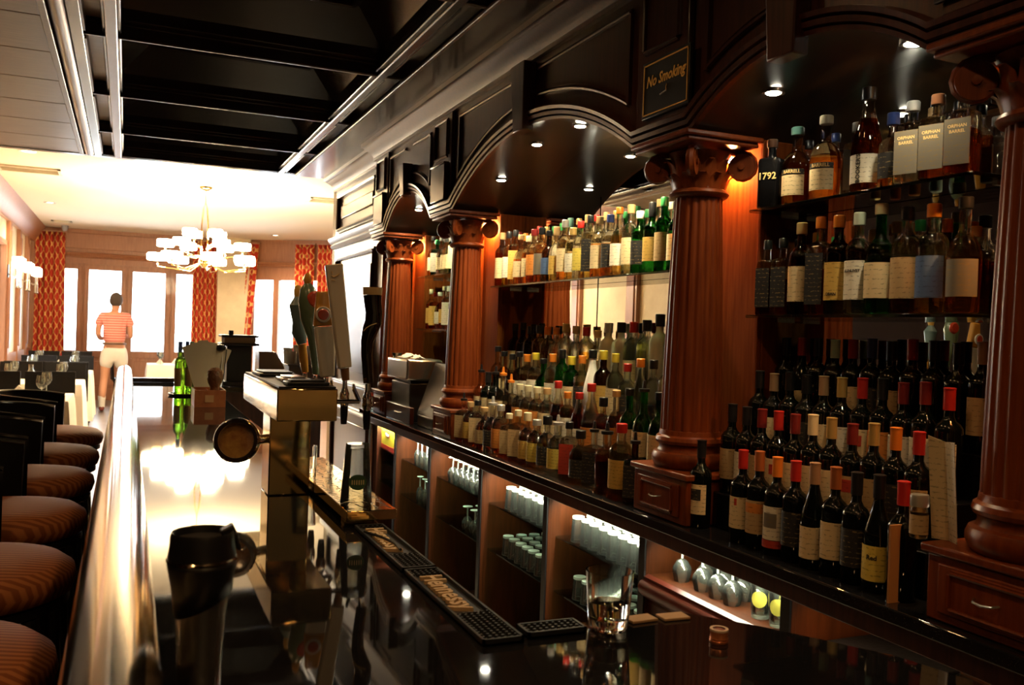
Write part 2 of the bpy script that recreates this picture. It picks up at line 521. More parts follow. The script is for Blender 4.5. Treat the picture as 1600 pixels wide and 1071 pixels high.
# far wall with the french doors
fw = MB()
DT = 2.30
fw.box(-1.7, -1.12, FY, FY + 0.12, 0, DZ).box(1.46, 1.56, FY, FY + 0.12, 0, DZ).box(-1.12, 1.46, FY, FY + 0.12, DT + 0.10, DZ)
fw = struct(fw.obj('wall_far', WOODD))
MB().sweep([(-1.52, FY, 2.50), (1.56, FY, 2.50)], [(0.0, 0.0), (0.02, 0.0), (0.05, 0.03), (0.035, 0.05), (0.07, 0.09), (0.0, 0.10)], (0, -1, 0)).obj('cornice_band', WOODD, fw)
MB().box(-1.4, 1.5, FY - 0.02, FY, 2.66, 2.93).obj('header_panel', WOODD, fw, bevel=0.008)
doors = [(-1.12, -0.72), (-0.72, -0.01), (-0.01, 0.72), (0.72, 1.46)]
for i, (a, b) in enumerate(doors):
    d = thing('door_%d' % (i + 1), ((a + b) / 2, FY, 0), kind='structure')
    st = 0.095
    for (x0, x1) in ((a, a + st), (b - st, b)):
        MB().box(x0, x1, FY + 0.02, FY + 0.09, 0, DT + 0.1).box(x0 + 0.02, x1 - 0.02, FY, FY + 0.02, 0, DT + 0.06).obj('stile', WOODD, d, bevel=0.004)
    MB().box(a + st, b - st, FY + 0.02, FY + 0.09, DT, DT + 0.1).obj('top_rail', WOODD, d)
    MB().box(a + st, b - st, FY + 0.02, FY + 0.09, 0, 0.20).box(a + st, b - st, FY + 0.02, FY + 0.09, 0.76, 0.88).obj('bottom_rail', WOODD, d)
    MB().box(a + st, b - st, FY + 0.04, FY + 0.07, 0.20, 0.76).box(a + st + 0.05, b - st - 0.05, FY + 0.025, FY + 0.04, 0.26, 0.70).obj('kick_panel', WOODD, d, bevel=0.01)
    MB().box(a + st, b - st, FY + 0.05, FY + 0.056, 0.88, DT).obj('pane', PANE, d)
# plaster pier between doors and bay, bay wall
pier = struct(MB().box(1.50, 2.06, FY - 0.28, FY + 0.12, 0, DZ).obj('wall_far', CREAM), 'cream pier between the doors and the window bay')
B0 = Vector((2.02, 17.25, 0)); B1 = Vector((4.62, 15.36, 0)); BD = (B1 - B0).normalized(); BN = Vector((BD.y, -BD.x, 0))
def bayp(t, n=0.0, z=0.0):
    p = B0 + BD * t + BN * n; return (p.x, p.y, z)
def baybox(mb, t0, t1, n0, n1, z0, z1):
    vs = [bayp(t0, n0, z0), bayp(t1, n0, z0), bayp(t1, n1, z0), bayp(t0, n1, z0), bayp(t0, n0, z1), bayp(t1, n0, z1), bayp(t1, n1, z1), bayp(t0, n1, z1)]
    return mb.add(vs, [(0, 3, 2, 1), (4, 5, 6, 7), (0, 1, 5, 4), (1, 2, 6, 5), (2, 3, 7, 6), (3, 0, 4, 7)])
bw = MB()
baybox(bw, -0.1, 0.12, -0.12, 0, 0, DZ); baybox(bw, 1.95, 3.3, -0.12, 0, 0, DZ); baybox(bw, 0.12, 1.95, -0.12, 0, 0, 0.5); baybox(bw, 0.12, 1.95, -0.12, 0, 2.32, DZ)
bw = struct(bw.obj('wall_bay', WOODD))
m_ = MB(); m_.sweep([bayp(0, 0, 2.5), bayp(2.2, 0, 2.5)], [(0.0, 0.0), (0.02, 0.0), (0.05, 0.03), (0.035, 0.05), (0.07, 0.09), (0.0, 0.10)], BN).obj('cornice_band', WOODD, bw)
for i, (a, b) in enumerate(((0.12, 0.60), (0.60, 1.06), (1.06, 1.50), (1.50, 1.95))):
    wn = thing('window_%d' % (i + 2), bayp((a + b) / 2, -0.05, 0.5), kind='structure')
    f = MB(); e = 0.055
    baybox(f, a, a + e, -0.1, 0.0, 0.5, 2.32); baybox(f, b - e, b, -0.1, 0.0, 0.5, 2.32); baybox(f, a + e, b - e, -0.1, 0.0, 0.5, 0.58); baybox(f, a + e, b - e, -0.1, 0.0, 2.26, 2.32)
    f.obj('window_frame', WOODD, wn)
    baybox(MB(), a + e, b - e, -0.055, -0.05, 0.58, 2.26).obj('pane', PANE, wn)

def curtain(label, p0, d, nrm, width, top, bot_w=None, folds=7, lean=0.0):
    mb = MB(); d = Vector(d).normalized(); n = Vector(nrm).normalized(); p0 = Vector(p0)
    N = folds * 8; K = 12; uvs = []
    for k in range(K + 1):
        t = k / K; z = top * (1 - t) + 0.05
        wd = width * (1 - t) + (bot_w or width) * t
        for i in range(N + 1):
            a = i / N
            pl = 0.045 * sin(a * folds * 2 * pi) * (0.8 + 0.2 * t) + 0.01 * sin(a * 17 + t * 3)
            p = p0 + d * (a * wd + lean * t) + n * (0.06 + pl)
            mb.v.append((p.x, p.y, z)); uvs.append((a * width * 1.5, z))
    for k in range(K):
        for i in range(N):
            mb.f.append((k * (N + 1) + i, k * (N + 1) + i + 1, (k + 1) * (N + 1) + i + 1, (k + 1) * (N + 1) + i)); mb.m.append(0)
    xs = [v[0] for v in mb.v]
    off = (p0.x + d.x * width / 2, p0.y, 0.05)
    t_ = thing('curtain', off, label, 'curtain', 'red patterned curtains')
    me = bpy.data.meshes.new('drape')
    me.from_pydata([(x - off[0], y - off[1], z - off[2]) for x, y, z in mb.v], [], mb.f)
    ul = me.uv_layers.new(name='UVMap')
    for l in me.loops: ul.data[l.index].uv = uvs[l.vertex_index]
    me.materials.append(CURTAIN); me.polygons.foreach_set('use_smooth', [True] * len(mb.f))
    o = link('drape', me, t_)
    so = o.modifiers.new('s', 'SOLIDIFY'); so.thickness = 0.004
    MB().obox(p0 + d * width / 2 + n * 0.06 + Vector((0, 0, top + 0.065)), d, n, (0, 0, 1), width + 0.06, 0.05, 0.03).obj('curtain_track', WOODD, t_)
    return t_
curtain('red and gold ogee curtain in the far left corner', (-1.47, FY - 0.06, 0), (1, 0, 0), (0, -1, 0), 0.46, 2.86, folds=6, bot_w=0.5)
curtain('red and gold ogee curtain right of the glazed doors, left of cream pier', (1.08, FY - 0.06, 0), (1, 0, 0), (0, -1, 0), 0.42, 2.86, folds=6)
curtain('red and gold ogee curtain sweeping outward right of cream pier', bayp(-0.06, 0.02), BD, BN, 0.34, 2.86, folds=5, bot_w=0.22, lean=-0.1)
curtain('red and gold ogee curtain on the far side of the bay windows', bayp(1.02, 0.02), BD, BN, 0.36, 2.86, folds=5)
curtain('red and gold ogee curtain nearest the dark wall panelling', bayp(1.46, 0.02), BD, BN, 0.5, 2.86, folds=6)

# ------------------------------------------------------------------ wood ceiling: coffers, soffits, crown
cof = thing('ceiling', (0.4, 3.0, CZ), kind='structure')
tag(cof, 'dark coffered wood ceiling above the bar')
def beam(mb): return mb.obj('beam', WOODK, cof, bevel=0.006)
XL0, XL1, XL2 = -0.185, -0.108, -0.060     # narrow coffer strip, first long beam
XR0, XR1, XR2 = 1.000, 1.040, 1.118
Y0 = -2.4
bys = [-2.35 + 1.0 * 0]  # cross beams
bys = [6.76, 5.93, 4.96, 3.94, 2.92, 1.90, 0.88, -0.14, -1.16, -2.18]
for x0, x1 in ((XL1, XL2), (XR0, XR1)):
    beam(MB().box(x0, x1, Y0, DY - 0.06, CZ, CZ + 0.12))
    MB().box(x0 - 0.012, x1 + 0.012, Y0, DY - 0.06, CZ + 0.02, CZ + 0.045).obj('bead', WOODK, cof, bevel=0.005)
for i, y in enumerate(bys):
    mb = MB().box(XL0, XR2, y - 0.010, y + 0.010, CZ + 0.002, CZ + 0.125)
    beam(mb)
    for (x0, x1) in ((XL0, XL1), (XL2, XR0), (XR1, XR2)):
        MB().box(x0, x1, y - 0.024, y + 0.024, CZ + 0.050, CZ + 0.062).box(x0, x1, y - 0.055, y + 0.055, CZ + 0.062, CZ + 0.12).obj('bead', WOODK, cof, bevel=0.002)
for i in range(len(bys) - 1):
    a, b = bys[i + 1] + 0.055, bys[i] - 0.055
    # big coffer: stepped, with a raised field
    mb = MB()
    mb.add([(XL2, a, CZ + 0.11), (XR0, a, CZ + 0.11), (XR0, b, CZ + 0.11), (XL2, b, CZ + 0.11),
            (XL2 + 0.13, a + 0.11, CZ + 0.24), (XR0 - 0.13, a + 0.11, CZ + 0.24), (XR0 - 0.13, b - 0.11, CZ + 0.24), (XL2 + 0.13, b - 0.11, CZ + 0.24)],
           [(0, 1, 5, 4), (1, 2, 6, 5), (2, 3, 7, 6), (3, 0, 4, 7), (4, 5, 6, 7)])
    mb.obj('coffer_panel', WOODK, cof, ang=20)
    q = MB()
    x0, x1, y0, y1 = XL2 + 0.15, XR0 - 0.15, a + 0.13, b - 0.13
    q.box(x0, x1, y0, y0 + 0.02, CZ + 0.22, CZ + 0.24).box(x0, x1, y1 - 0.02, y1, CZ + 0.22, CZ + 0.24).box(x0, x0 + 0.02, y0, y1, CZ + 0.22, CZ + 0.24).box(x1 - 0.02, x1, y0, y1, CZ + 0.22, CZ + 0.24)
    q.obj('panel_moulding', WOODK, cof, bevel=0.004)
    for (x0, x1) in ((XL0, XL1), (XR1, XR2)):
        MB().box(x0, x1, a, b, CZ + 0.06, CZ + 0.07).box(x0, x0 + 0.008, a, b, CZ, CZ + 0.07).obj('side_panel', WOODLIT if x0 < 0 else WOODK, cof)  # left panels take the tan copy, painting in reflected window light
# flat bands and gilded bead on the left, soffit boards beyond
MB().box(-0.232, XL0, Y0, DY - 0.06, CZ, CZ + 0.08).obj('band', WOODK, cof, bevel=0.004)
MB().sweep([(-0.262, Y0, CZ + 0.03), (-0.262, DY - 0.07, CZ + 0.03)], [(0.035 * cos(a * pi / 8) - 0, 0.0 - 0.04 * sin(a * pi / 8)) for a in range(9)], (1, 0, 0)).obj('bead', WOODG, cof)
MB().box(-0.325, -0.297, Y0, DY - 0.06, CZ - 0.004, CZ + 0.05).obj('band', WOODLIT, cof, bevel=0.004)
yb = DY - 0.06
while yb > Y0 + 0.3:
    MB().box(-1.52, -0.325, yb - 0.497, yb - 0.003, CZ + 0.004, CZ + 0.03).obj('soffit_board', WOODLIT, cof, bevel=0.003)
    yb -= 0.50
MB().box(XR2, 1.36, Y0, DY - 0.06, CZ, CZ + 0.08).obj('band', WOODK, cof, bevel=0.004)
MB().box(XR2 + 0.0, XR2 + 0.018, Y0, DY - 0.06, CZ - 0.008, CZ + 0.02).obj('bead', WOODLIT, cof, bevel=0.004)
# crown moulding: projects in front of the arcade, steps back along the panelled wall
CRP = [(0.0, 0.0), (0.018, 0.0), (0.02, 0.014), (0.014, 0.02), (0.022, 0.03), (0.045, 0.052), (0.075, 0.066), (0.080, 0.072), (0.098, 0.074), (0.1, 0.095), (0.0, 0.095)]
def crown(x, y0, y1, nm='trim_1', zb=2.465):
    struct(MB().sweep([(x, y1, zb), (x, y0, zb)], [(a * 1.0, b) for a, b in CRP], (-1, 0, 0)).obj(nm, WOOD, ang=50), 'polished crown moulding under the coffered ceiling')
crown(1.39, -2.4, 5.44)
crown(1.45, 5.44, 6.87, 'trim_2')

# ------------------------------------------------------------------ panelled wall between the back bar and the dining room
pw = struct(MB().box(1.45, 1.95, 5.44, DY + 0.1, 0, CZ + 0.3).obj('wall_panelled', WOOD))
def frame_yz(x, y0, y1, z0, z1, w, t, parent, m=WOOD, nm='panel_moulding'):
    mb = MB()
    prof = [(0, 0), (t, 0.0), (t * 1.3, w * 0.35), (t * 0.6, w * 0.6), (t * 0.7, w * 0.85), (0, w)]
    for (p, q) in (((x, y0, z0), (x, y1, z0)), ((x, y1, z1), (x, y0, z1)), ((x, y1, z0), (x, y1, z1)), ((x, y0, z1), (x, y0, z0))):
        mb.sweep([p, q], prof, (-1, 0, 0))
    o = mb.obj(nm, m, parent, ang=50)
    return o
for (y0, y1, z0, z1) in ((5.62, 6.70, 2.17, 2.40), (5.62, 6.70, 1.06, 1.93), (5.62, 6.70, 0.15, 0.85)):
    frame_yz(1.45, y0, y1, z0, z1, 0.035, 0.022, pw)
    MB().box(1.438, 1.45, y0 + 0.075, y1 - 0.075, z0 + 0.07, z1 - 0.07).obj('raised_panel', WOOD, pw, bevel=0.006)
MB().sweep([(1.45, 6.87, 2.03), (1.45, 5.44, 2.03)], [(0, 0), (0.02, 0), (0.035, 0.02), (0.022, 0.03), (0.05, 0.055), (0.052, 0.075), (0, 0.075)], (-1, 0, 0)).obj('string_course', WOOD, pw, ang=50)

# ------------------------------------------------------------------ arcade above the back bar
ARCH = [(3.14, 0.81, 0.225, 'middle'), (1.645, 0.385, 0.125, 'near'), (4.70, 0.42, 0.175, 'far')]
SPR = 2.0
def arch_z(y, off=0.0):
    for c, h, r, _ in ARCH:
        if abs(y - c) < h:
            Rr = (h * h + r * r) / (2 * r)
            return SPR + r - Rr + sqrt(Rr * Rr - (y - c) ** 2)
    return SPR
ys = [-2.5, 1.0]
for c, h, r, _ in sorted(ARCH):
    ys += [c - h + 2 * h * i / 28 for i in range(29)]
ys += [5.44]
mb = MB()
X0, X1 = 1.39, 1.80
TOP = 2.50
n = len(ys)
vs = []
for y in ys:
    z = arch_z(y)
    vs += [(X0, y, z), (X0, y, TOP), (X1, y, z), (X1, y, TOP)]
fs = []
for i in range(n - 1):
    a = 4 * i; b = a + 4
    fs += [(a, b, b + 1, a + 1), (a, a + 2, b + 2, b), (a + 2, a + 3, b + 3, b + 2)]
mb.add(vs, fs)
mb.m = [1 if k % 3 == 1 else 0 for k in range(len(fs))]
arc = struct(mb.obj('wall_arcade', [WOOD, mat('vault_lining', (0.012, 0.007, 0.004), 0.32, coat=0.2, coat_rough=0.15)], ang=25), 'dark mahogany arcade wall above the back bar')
path = [(1.39, y, arch_z(y)) for y in reversed(ys)]
MP = [(0, 0.0), (0.016, 0.0), (0.018, 0.010), (0.008, 0.013), (0.024, 0.016), (0.026, 0.028), (0.012, 0.031), (0.030, 0.035), (0.033, 0.046), (0.0, 0.052)]
MB().sweep(path, MP, (-1, 0, 0)).obj('arch_moulding', WOOD, arc, ang=50)
def seg_arc(c, h, r, off, t0, t1, N=16):
    Rr = (h * h + r * r) / (2 * r); zc = SPR + r - Rr; pts = []
    for i in range(N + 1):
        y = t0 + (t1 - t0) * i / N
        k = (Rr + off) ** 2 - (y - c) ** 2
        if k > 0:
            pts.append((1.39, y, zc + sqrt(k)))
    return pts
SP = [(0, 0), (0.012, 0.0), (0.014, 0.006), (0.005, 0.009), (0.012, 0.013), (0, 0.018)]
for (c, h, r, nm), kw, kb in zip(ARCH, (0.065, 0.062, 0.045), (2.205, 2.085, 2.16)):
    kt = 2.46 if nm != 'far' else 2.33
    k = MB()
    f = [(c - kw, kt), (c + kw, kt), (c + kw * 0.72, kb), (c - kw * 0.72, kb)]
    k.add([(1.335, y, z) for y, z in f[:2]] + [(1.345, y, z) for y, z in f[2:]] + [(1.39, y, z) for y, z in f] , [(0, 1, 2, 3), (4, 7, 6, 5), (0, 4, 5, 1), (1, 5, 6, 2), (2, 6, 7, 3), (3, 7, 4, 0)])
    k.obj('keystone', WOOD, arc, bevel=0.004)
    for sgn in (1, -1):
        a, b = (c + sgn * (h - 0.05), c + sgn * (kw + 0.03))
        # spandrel panel: top line, curved lower line, upright
        pts = [p for p in seg_arc(c, h, r, 0.10, a, b) if p[2] < 2.42]
        if len(pts) > 2:
            if sgn < 0: pts = pts[::-1]
            MB().sweep(pts, SP, (-1, 0, 0)).obj('spandrel_moulding', WOOD, arc, ang=50)
        e = MB()
        p, q = sorted((a, b))
        e.sweep([(1.39, q, 2.42), (1.39, p, 2.42)], SP, (-1, 0, 0))
        zl = pts[0][2] if sgn > 0 else pts[-1][2]
        e.box(1.378, 1.39, a - 0.008, a + 0.008, zl, 2.42)
        e.obj('spandrel_moulding', WOOD, arc, ang=50)
# piers over the columns
COLS = [(5.22, 'far'), (4.06, 'third from the near end'), (2.155, 'second from the near end'), (1.095, 'near')]
for y, nm in COLS:
    y += {4.06: 0.05, 2.155: 0.025}.get(y, 0.0)
    pr = MB().box(1.372, 1.39, y - 0.13, y + 0.13, 2.052, 2.465)
    pr.obj('pier', WOOD, arc, bevel=0.003)
    frame_yz(1.372, y - 0.085, y + 0.085, 2.27, 2.43, 0.014, 0.010, arc)
    if y > 3:
        MB().box(1.35, 1.372, y - 0.10, y + 0.10, 2.056, 2.225).box(1.345, 1.372, y - 0.105, y + 0.105, 2.225, 2.235).obj('pier_block', WOOD, arc, bevel=0.003)
# pilasters behind the columns + bay cheeks
for y, nm in COLS:
    MB().box(1.63, 1.80, y - 0.13, y + 0.13, 0.93, 2.0).obj('pilaster', WOODP, arc, bevel=0.004)
    MB().box(1.615, 1.63, y - 0.13, y - 0.115, 0.93, 2.0).box(1.615, 1.63, y + 0.115, y + 0.13, 0.93, 2.0).obj('pilaster_edge', WOODP, arc, bevel=0.003)

# mirrors
MX = 1.735
for (a, b, nm) in ((1.30, 2.04, 'behind the near bay of wine and whisky'), (2.30, 3.17, 'right half of the wide middle bay'), (3.18, 3.98, 'left half of the wide middle bay'), (4.24, 5.11, 'in the narrow far bay'), (-0.5, 1.04, 'past the near column')):
    tag(MB().box(MX, MX + 0.012, a, b, 0.935, 1.995 if b < 2.1 or a > 4 else 1.995).obj('mirror', MIRROR), 'tall bar mirror ' + nm, 'mirror')
for c, h, r, nm in ARCH:     # arched top of each mirror
    pts = [(c - h + 2 * h * i / 20) for i in range(21)]
    mb = MB(); vs = []
    for y in pts: vs += [(MX, y, 1.995), (MX, y, max(1.996, arch_z(y)))]
    mb.add(vs, [(2 * i, 2 * i + 2, 2 * i + 3, 2 * i + 1) for i in range(20)])
    mb.add([(MX + 0.01, p[1], p[2]) for p in vs], [(2 * i, 2 * i + 1, 2 * i + 3, 2 * i + 2) for i in range(20)])
    tag(mb.obj('mirror', MIRROR), 'arched mirror head filling the %s arch' % nm, 'mirror')

# ------------------------------------------------------------------ columns
def make_column(y, nm):
    cx = 1.495
    t = thing('column', (cx, y, 0.93), 'fluted mahogany column with scroll capital, %s' % nm, 'column', 'back bar columns')
    prof = [(0.086 - 0.019 * (i / 14) ** 1.4, 1.175 + (1.845 - 1.175) * i / 14) for i in range(15)]
    fl = lambda a: 1.0 - 0.055 * max(0.0, cos(a * 20)) ** 0.6
    m = MB().lathe(prof, 160, (cx, y, 0), rf=fl)
    m.obj('shaft', WOODC, t, ang=60)
    base = [(a * 0.72, b) for a, b in [(0, 1.072), (0.132, 1.072), (0.142, 1.078), (0.150, 1.092), (0.150, 1.104), (0.143, 1.116), (0.128, 1.120), (0.122, 1.130), (0.124, 1.138), (0.134, 1.142), (0.138, 1.150), (0.134, 1.160), (0.124, 1.165), (0.121, 1.178), (0.10, 1.182), (0, 1.182)]]
    MB().lathe(base, 48, (cx, y, 0)).obj('base', WOODC, t)
    neck = [(a * 0.72, b) for a, b in [(0, 1.838), (0.102, 1.838), (0.112, 1.842), (0.118, 1.850), (0.112, 1.858), (0.100, 1.862), (0.097, 1.88), (0.100, 1.92), (0.112, 1.95), (0.125, 1.965), (0, 1.965)]]
    cap = MB().lathe(neck, 40, (cx, y, 0)).obj('capital', WOODC, t)
    MB().box(cx - 0.135, cx + 0.10, y - 0.135, y + 0.135, 1.972, 1.985).box(cx - 0.145, cx + 0.11, y - 0.145, y + 0.145, 1.985, 2.0).obj('abacus', WOODC, t, bevel=0.004)
    for sx, sy in ((-1, -1), (-1, 1), (1, -1), (1, 1)):
        d = Vector((sx, sy, 0)).normalized(); pts = []
        c0 = Vector((cx, y, 1.925)) + d * 0.118
        side = Vector((-d.y, d.x, 0))
        v = MB()
        for i in range(30):
            a = i / 29 * 4.6 * pi; rr = 0.040 * (1 - i / 29 * 0.86)
            pts.append(c0 + d * (rr * sin(a)) + Vector((0, 0, rr * cos(a))))
        pts = [c0 + d * -0.07 + Vector((0, 0, 0.046)), c0 + d * -0.03 + Vector((0, 0, 0.044))] + pts
        v.tube(pts, [0.009] * 2 + [0.0095 - 0.004 * i / 29 for i in range(30)], 6)
        v.lathe([(0, -0.012), (0.036, -0.012), (0.038, -0.006), (0.038, 0.006), (0.036, 0.012), (0, 0.012)], 20, c0, ax=side)
        v.lathe([(0, -0.018), (0.009, -0.017), (0.009, 0.017), (0, 0.018)], 10, c0, ax=side)
        v.obj('volute', WOODC, t)
    for ring, (n, z0, h, rr) in enumerate(((12, 1.862, 0.045, 0.070), (12, 1.885, 0.06, 0.073))):
        lv = MB()
        for k in range(n):
            a = 2 * pi * (k + 0.5 * ring) / n
            d = Vector((cos(a), sin(a), 0)); s_ = Vector((-sin(a), cos(a), 0))
            rows = [(0.0, 0.016, 0.0), (0.35, 0.022, 0.004), (0.7, 0.018, 0.010), (0.92, 0.010, 0.022), (0.86, 0.004, 0.030)]
            vs = []
            for (tt, w_, o_) in rows:
                p = Vector((cx, y, z0 + h * tt)) + d * (rr + o_)
                vs += [p - s_ * w_, p + d * 0.005, p + s_ * w_]
            lv.add(vs, [(3 * i + j, 3 * i + j + 1, 3 * i + j + 4, 3 * i + j + 3) for i in range(4) for j in range(2)])
        lv.obj('acanthus_leaves', WOODC, cap)
    # plinth with drawer
    pl = MB().box(1.395, 1.63, y - 0.135, y + 0.135, 0.931, 1.055).box(1.385, 1.63, y - 0.145, y + 0.145, 1.055, 1.072).obj('plinth', WOODC, t, bevel=0.004)
    dr = MB().box(1.388, 1.395, y - 0.105, y + 0.105, 0.950, 1.040)
    dr = dr.obj('drawer', WOODC, t, bevel=0.002)
    frame_yz(1.388, y - 0.075, y + 0.075, 0.965, 1.025, 0.010, 0.006, dr, WOODC)
    MB().tube([(1.386, y - 0.025, 0.997), (1.374, y - 0.018, 0.994), (1.371, y, 0.992), (1.374, y + 0.018, 0.994), (1.386, y + 0.025, 0.997)], 0.0025, 6).obj('handle', STEEL, dr)
    return t
for y, nm in COLS:
    make_column(y, {'far': 'farthest beside panelled wall', 'third from the near end': 'left of the wide middle bay', 'second from the near end': 'between middle bay and wine bay', 'near': 'nearest at the right edge'}[nm])
    lt = MB().lathe([(0, 0), (0.012, 0), (0.014, 0.004), (0.014, 0.012), (0, 0.012)], 12, (1.607, y + 0.005, 1.958))
    tag(lt.obj('puck_light', LITD), 'tiny puck light behind the capital of the %s column' % nm, 'light', 'puck lights behind the columns')
    point('column_light', (1.607, y + 0.005, 1.94), 4.5, (1.0, 0.42, 0.10), 0.012)

# ------------------------------------------------------------------ back bar base
slab = MB().box(1.37, 1.80, -0.6, 5.30, 0.90, 0.93)
tag(slab.obj('back_counter', GRANITE, bevel=0.004), 'black granite back bar counter carrying all the bottles', 'counter')
cab = thing('back_bar_cabinet', (1.6, 3.0, 0), 'open fronted mahogany glass cabinet under the back counter', 'cabinet')
MB().box(1.40, 1.80, -0.6, 5.55, 0.852, 0.90).obj('frieze', WOOD, cab, bevel=0.003)
MB().box(1.79, 1.80, -0.6, 5.55, 0.08, 0.852).obj('back_panel', mat('cubby_back', (0.20, 0.22, 0.17), 0.35), cab)
MB().box(1.46, 1.80, -0.6, 5.55, 0.0, 0.10).obj('plinth', WOOD, cab)
DIV = [4.94, 4.31, 3.60, 2.94, 2.27, 1.64, 0.98]
for y in DIV + [5.53]:
    MB().box(1.44, 1.79, y, y + 0.02, 0.10, 0.852).box(1.43, 1.445, y - 0.006, y + 0.026, 0.10, 0.852).obj('divider', WOODF, cab, bevel=0.002)
    MB().box(1.424, 1.4295, y - 0.006, y + 0.026, 0.10, 0.852).obj('divider_edge', BLACKP, cab)
# counter continues as a service counter past the bottles
tag(MB().box(1.37, 1.80, 5.30, 5.60, 0.90, 0.93).obj('back_counter', GRANITE, bevel=0.004), 'end piece of black granite counter beside the panelled wall', 'counter')
zs = [0.70, 0.50, 0.30]
for i in range(5):
    a, b = ([5.53] + DIV)[i + 1] + 0.02, ([5.53] + DIV)[i]
    for z in zs[:2]:
        MB().box(1.465, 1.785, a + 0.003, b - 0.003, z - 0.006, z).obj('glass_shelf', SHELFG, cab)
MB().box(1.44, 1.79, 0.3, 2.27, 0.655, 0.735).obj('wood_shelf', WOODF, cab)
MB().sweep([(1.44, 2.27, 0.67), (1.44, 0.3, 0.67)], [(0, 0), (0.012, 0.0), (0.028, 0.016), (0.032, 0.034), (0.026, 0.048), (0.014, 0.054), (0.016, 0.062), (0.0, 0.068)], (-1, 0, 0)).obj('ledge_moulding', LEDGE, cab, ang=60)
MB().box(1.44, 1.46, 0.3, 2.27, 0.10, 0.655).obj('lower_panel', WOOD, cab)
# strip lights below the frieze, one per bay
for i in range(7):
    a, b = ([5.53] + DIV)[i + 1] + 0.03, ([5.53] + DIV)[i] - 0.01
    tag(MB().box(1.452, 1.475, a + 0.03, b - 0.03, 0.8425, 0.8515).obj('strip_light', LITC), 'slim cool strip light under the counter front, %s' % ordl(i), 'light', 'strip lights under the counter')
    area('strip_glow', (1.475, (a + b) / 2, 0.842), (0, radians(-28), 0), 0.02, b - a - 0.08, 2.2 if a > 2 else (0.8 if a > 1.62 else 0.30), (1.0, 0.98, 0.74) if a > 1.62 else (1.0, 0.62, 0.30))

# ------------------------------------------------------------------ downlights in the vaults
DL = [(3.70, 'fourth'), (3.33, 'third'), (2.95, 'second'), (2.58, 'first')]
for y, s_ in [(3.70, 'leftmost in the middle arch'), (3.33, 'second from left in the middle arch'), (2.95, 'second from right in the middle arch'), (2.58, 'rightmost in the middle arch'), (1.87, 'left one in the near arch'), (1.42, 'right one in the near arch'), (4.93, 'left one in the far arch'), (4.47, 'right one in the far arch')]:
    z = arch_z(y)
    t = thing('downlight', (1.515, y, z - 0.002), 'small round recessed downlight, ' + s_, 'light', 'downlights in the arches')
    MB().lathe([(0.022, -0.004), (0.030, -0.004), (0.031, 0.006), (0.022, 0.006)], 20, (1.515, y, z - 0.003)).obj('bezel', STEEL, t)
    MB().lathe([(0, -0.006), (0.016, -0.006), (0.021, -0.002), (0.021, 0.004), (0, 0.004)], 16, (1.515, y, z - 0.003)).obj('lens', LITD, t)
    spot('downlight_beam', (1.515, y, z - 0.025), 12.0 if y > 2.2 else 2.3, (1.0, 0.80, 0.46), radians(125), 0.9, 0.016, (0, radians(8), 0))

# unseen warm fill lights, added in the soffit over the stools and near coffers
for i, (x, y, z, e) in enumerate(((-0.62, 0.2, CZ, 3.5), (-0.58, 1.5, CZ, 3.0), (-0.58, 2.8, CZ, 3.0), (-0.58, 4.0, CZ, 4.0), (0.47, 0.30, CZ + 0.235, 5), (0.47, 1.33, CZ + 0.235, 5), (0.47, 2.36, CZ + 0.235, 5), (0.47, -0.73, CZ + 0.235, 13))):
    t = thing('ceiling_downlight', (x, y, z - 0.01), 'warm recessed light in the wood ceiling, ' + ('%s along the stools' % ORD[i] if i < 4 else '%s coffer from the end wall' % ('second', 'third', 'fourth', 'first')[i - 4]), 'light', 'warm lights in the wood ceiling')
    MB().lathe([(0.04, -0.006), (0.06, -0.006), (0.062, 0.0), (0.04, 0.0)], 24, (x, y, z - 0.001)).obj('bezel', STEEL, t)
    MB().lathe([(0, -0.002), (0.04, -0.002), (0.04, 0.0), (0, 0.0)], 20, (x, y, z - 0.001)).obj('lens', LITS, t)
    spot('downlight_beam', (x, y, z - 0.03), e * 0.72, (1.0, 0.54, 0.21), radians(145), 0.7, 0.04)

# ------------------------------------------------------------------ glass shelves
def shelf(x0, y0, y1, z, label):
    t = thing('glass_shelf', (1.65, (y0 + y1) / 2, z - 0.008), label, 'shelf', 'back bar glass shelves')
    MB().box(x0, 1.73, y0, y1, z - 0.008, z).obj('pane', SHELFG, t, bevel=0.0015)
    for y in (y0 + 0.02, y1 - 0.02):
        MB().box(1.66, 1.72, y - 0.006, y + 0.006, z - 0.018, z - 0.008).obj('bracket', STEEL, t)
shelf(1.57, 2.31, 3.925, 1.655, 'long glass shelf of whisky bottles across the middle bay')
shelf(1.57, 1.31, 2.022, 1.80, 'upper glass shelf in the near bay with square bottles')
shelf(1.57, 1.31, 2.022, 1.51, 'lower glass shelf in the near bay above the wine')
shelf(1.57, 4.25, 5.085, 1.750, 'upper glass shelf in the narrow far bay')
shelf(1.57, 4.25, 5.085, 1.445, 'lower glass shelf in the narrow far bay')
# stepped risers
for (a, b, nm) in ((1.31, 2.022, 'wine bay'), (2.315, 3.925, 'middle bay')):
    t = thing('bottle_riser', (1.6, (a + b) / 2, 0.93), 'black stepped riser holding the bottle rows in the %s' % nm, 'riser')
    for i in range(3):
        MB().box(1.482 + 0.08 * i, 1.562 + 0.08 * i + (0.005 if i == 2 else 0), a, b, 0.9305, 1.025 + 0.095 * i).obj('step', BLACKG, t, bevel=0.003)

exec_after = True
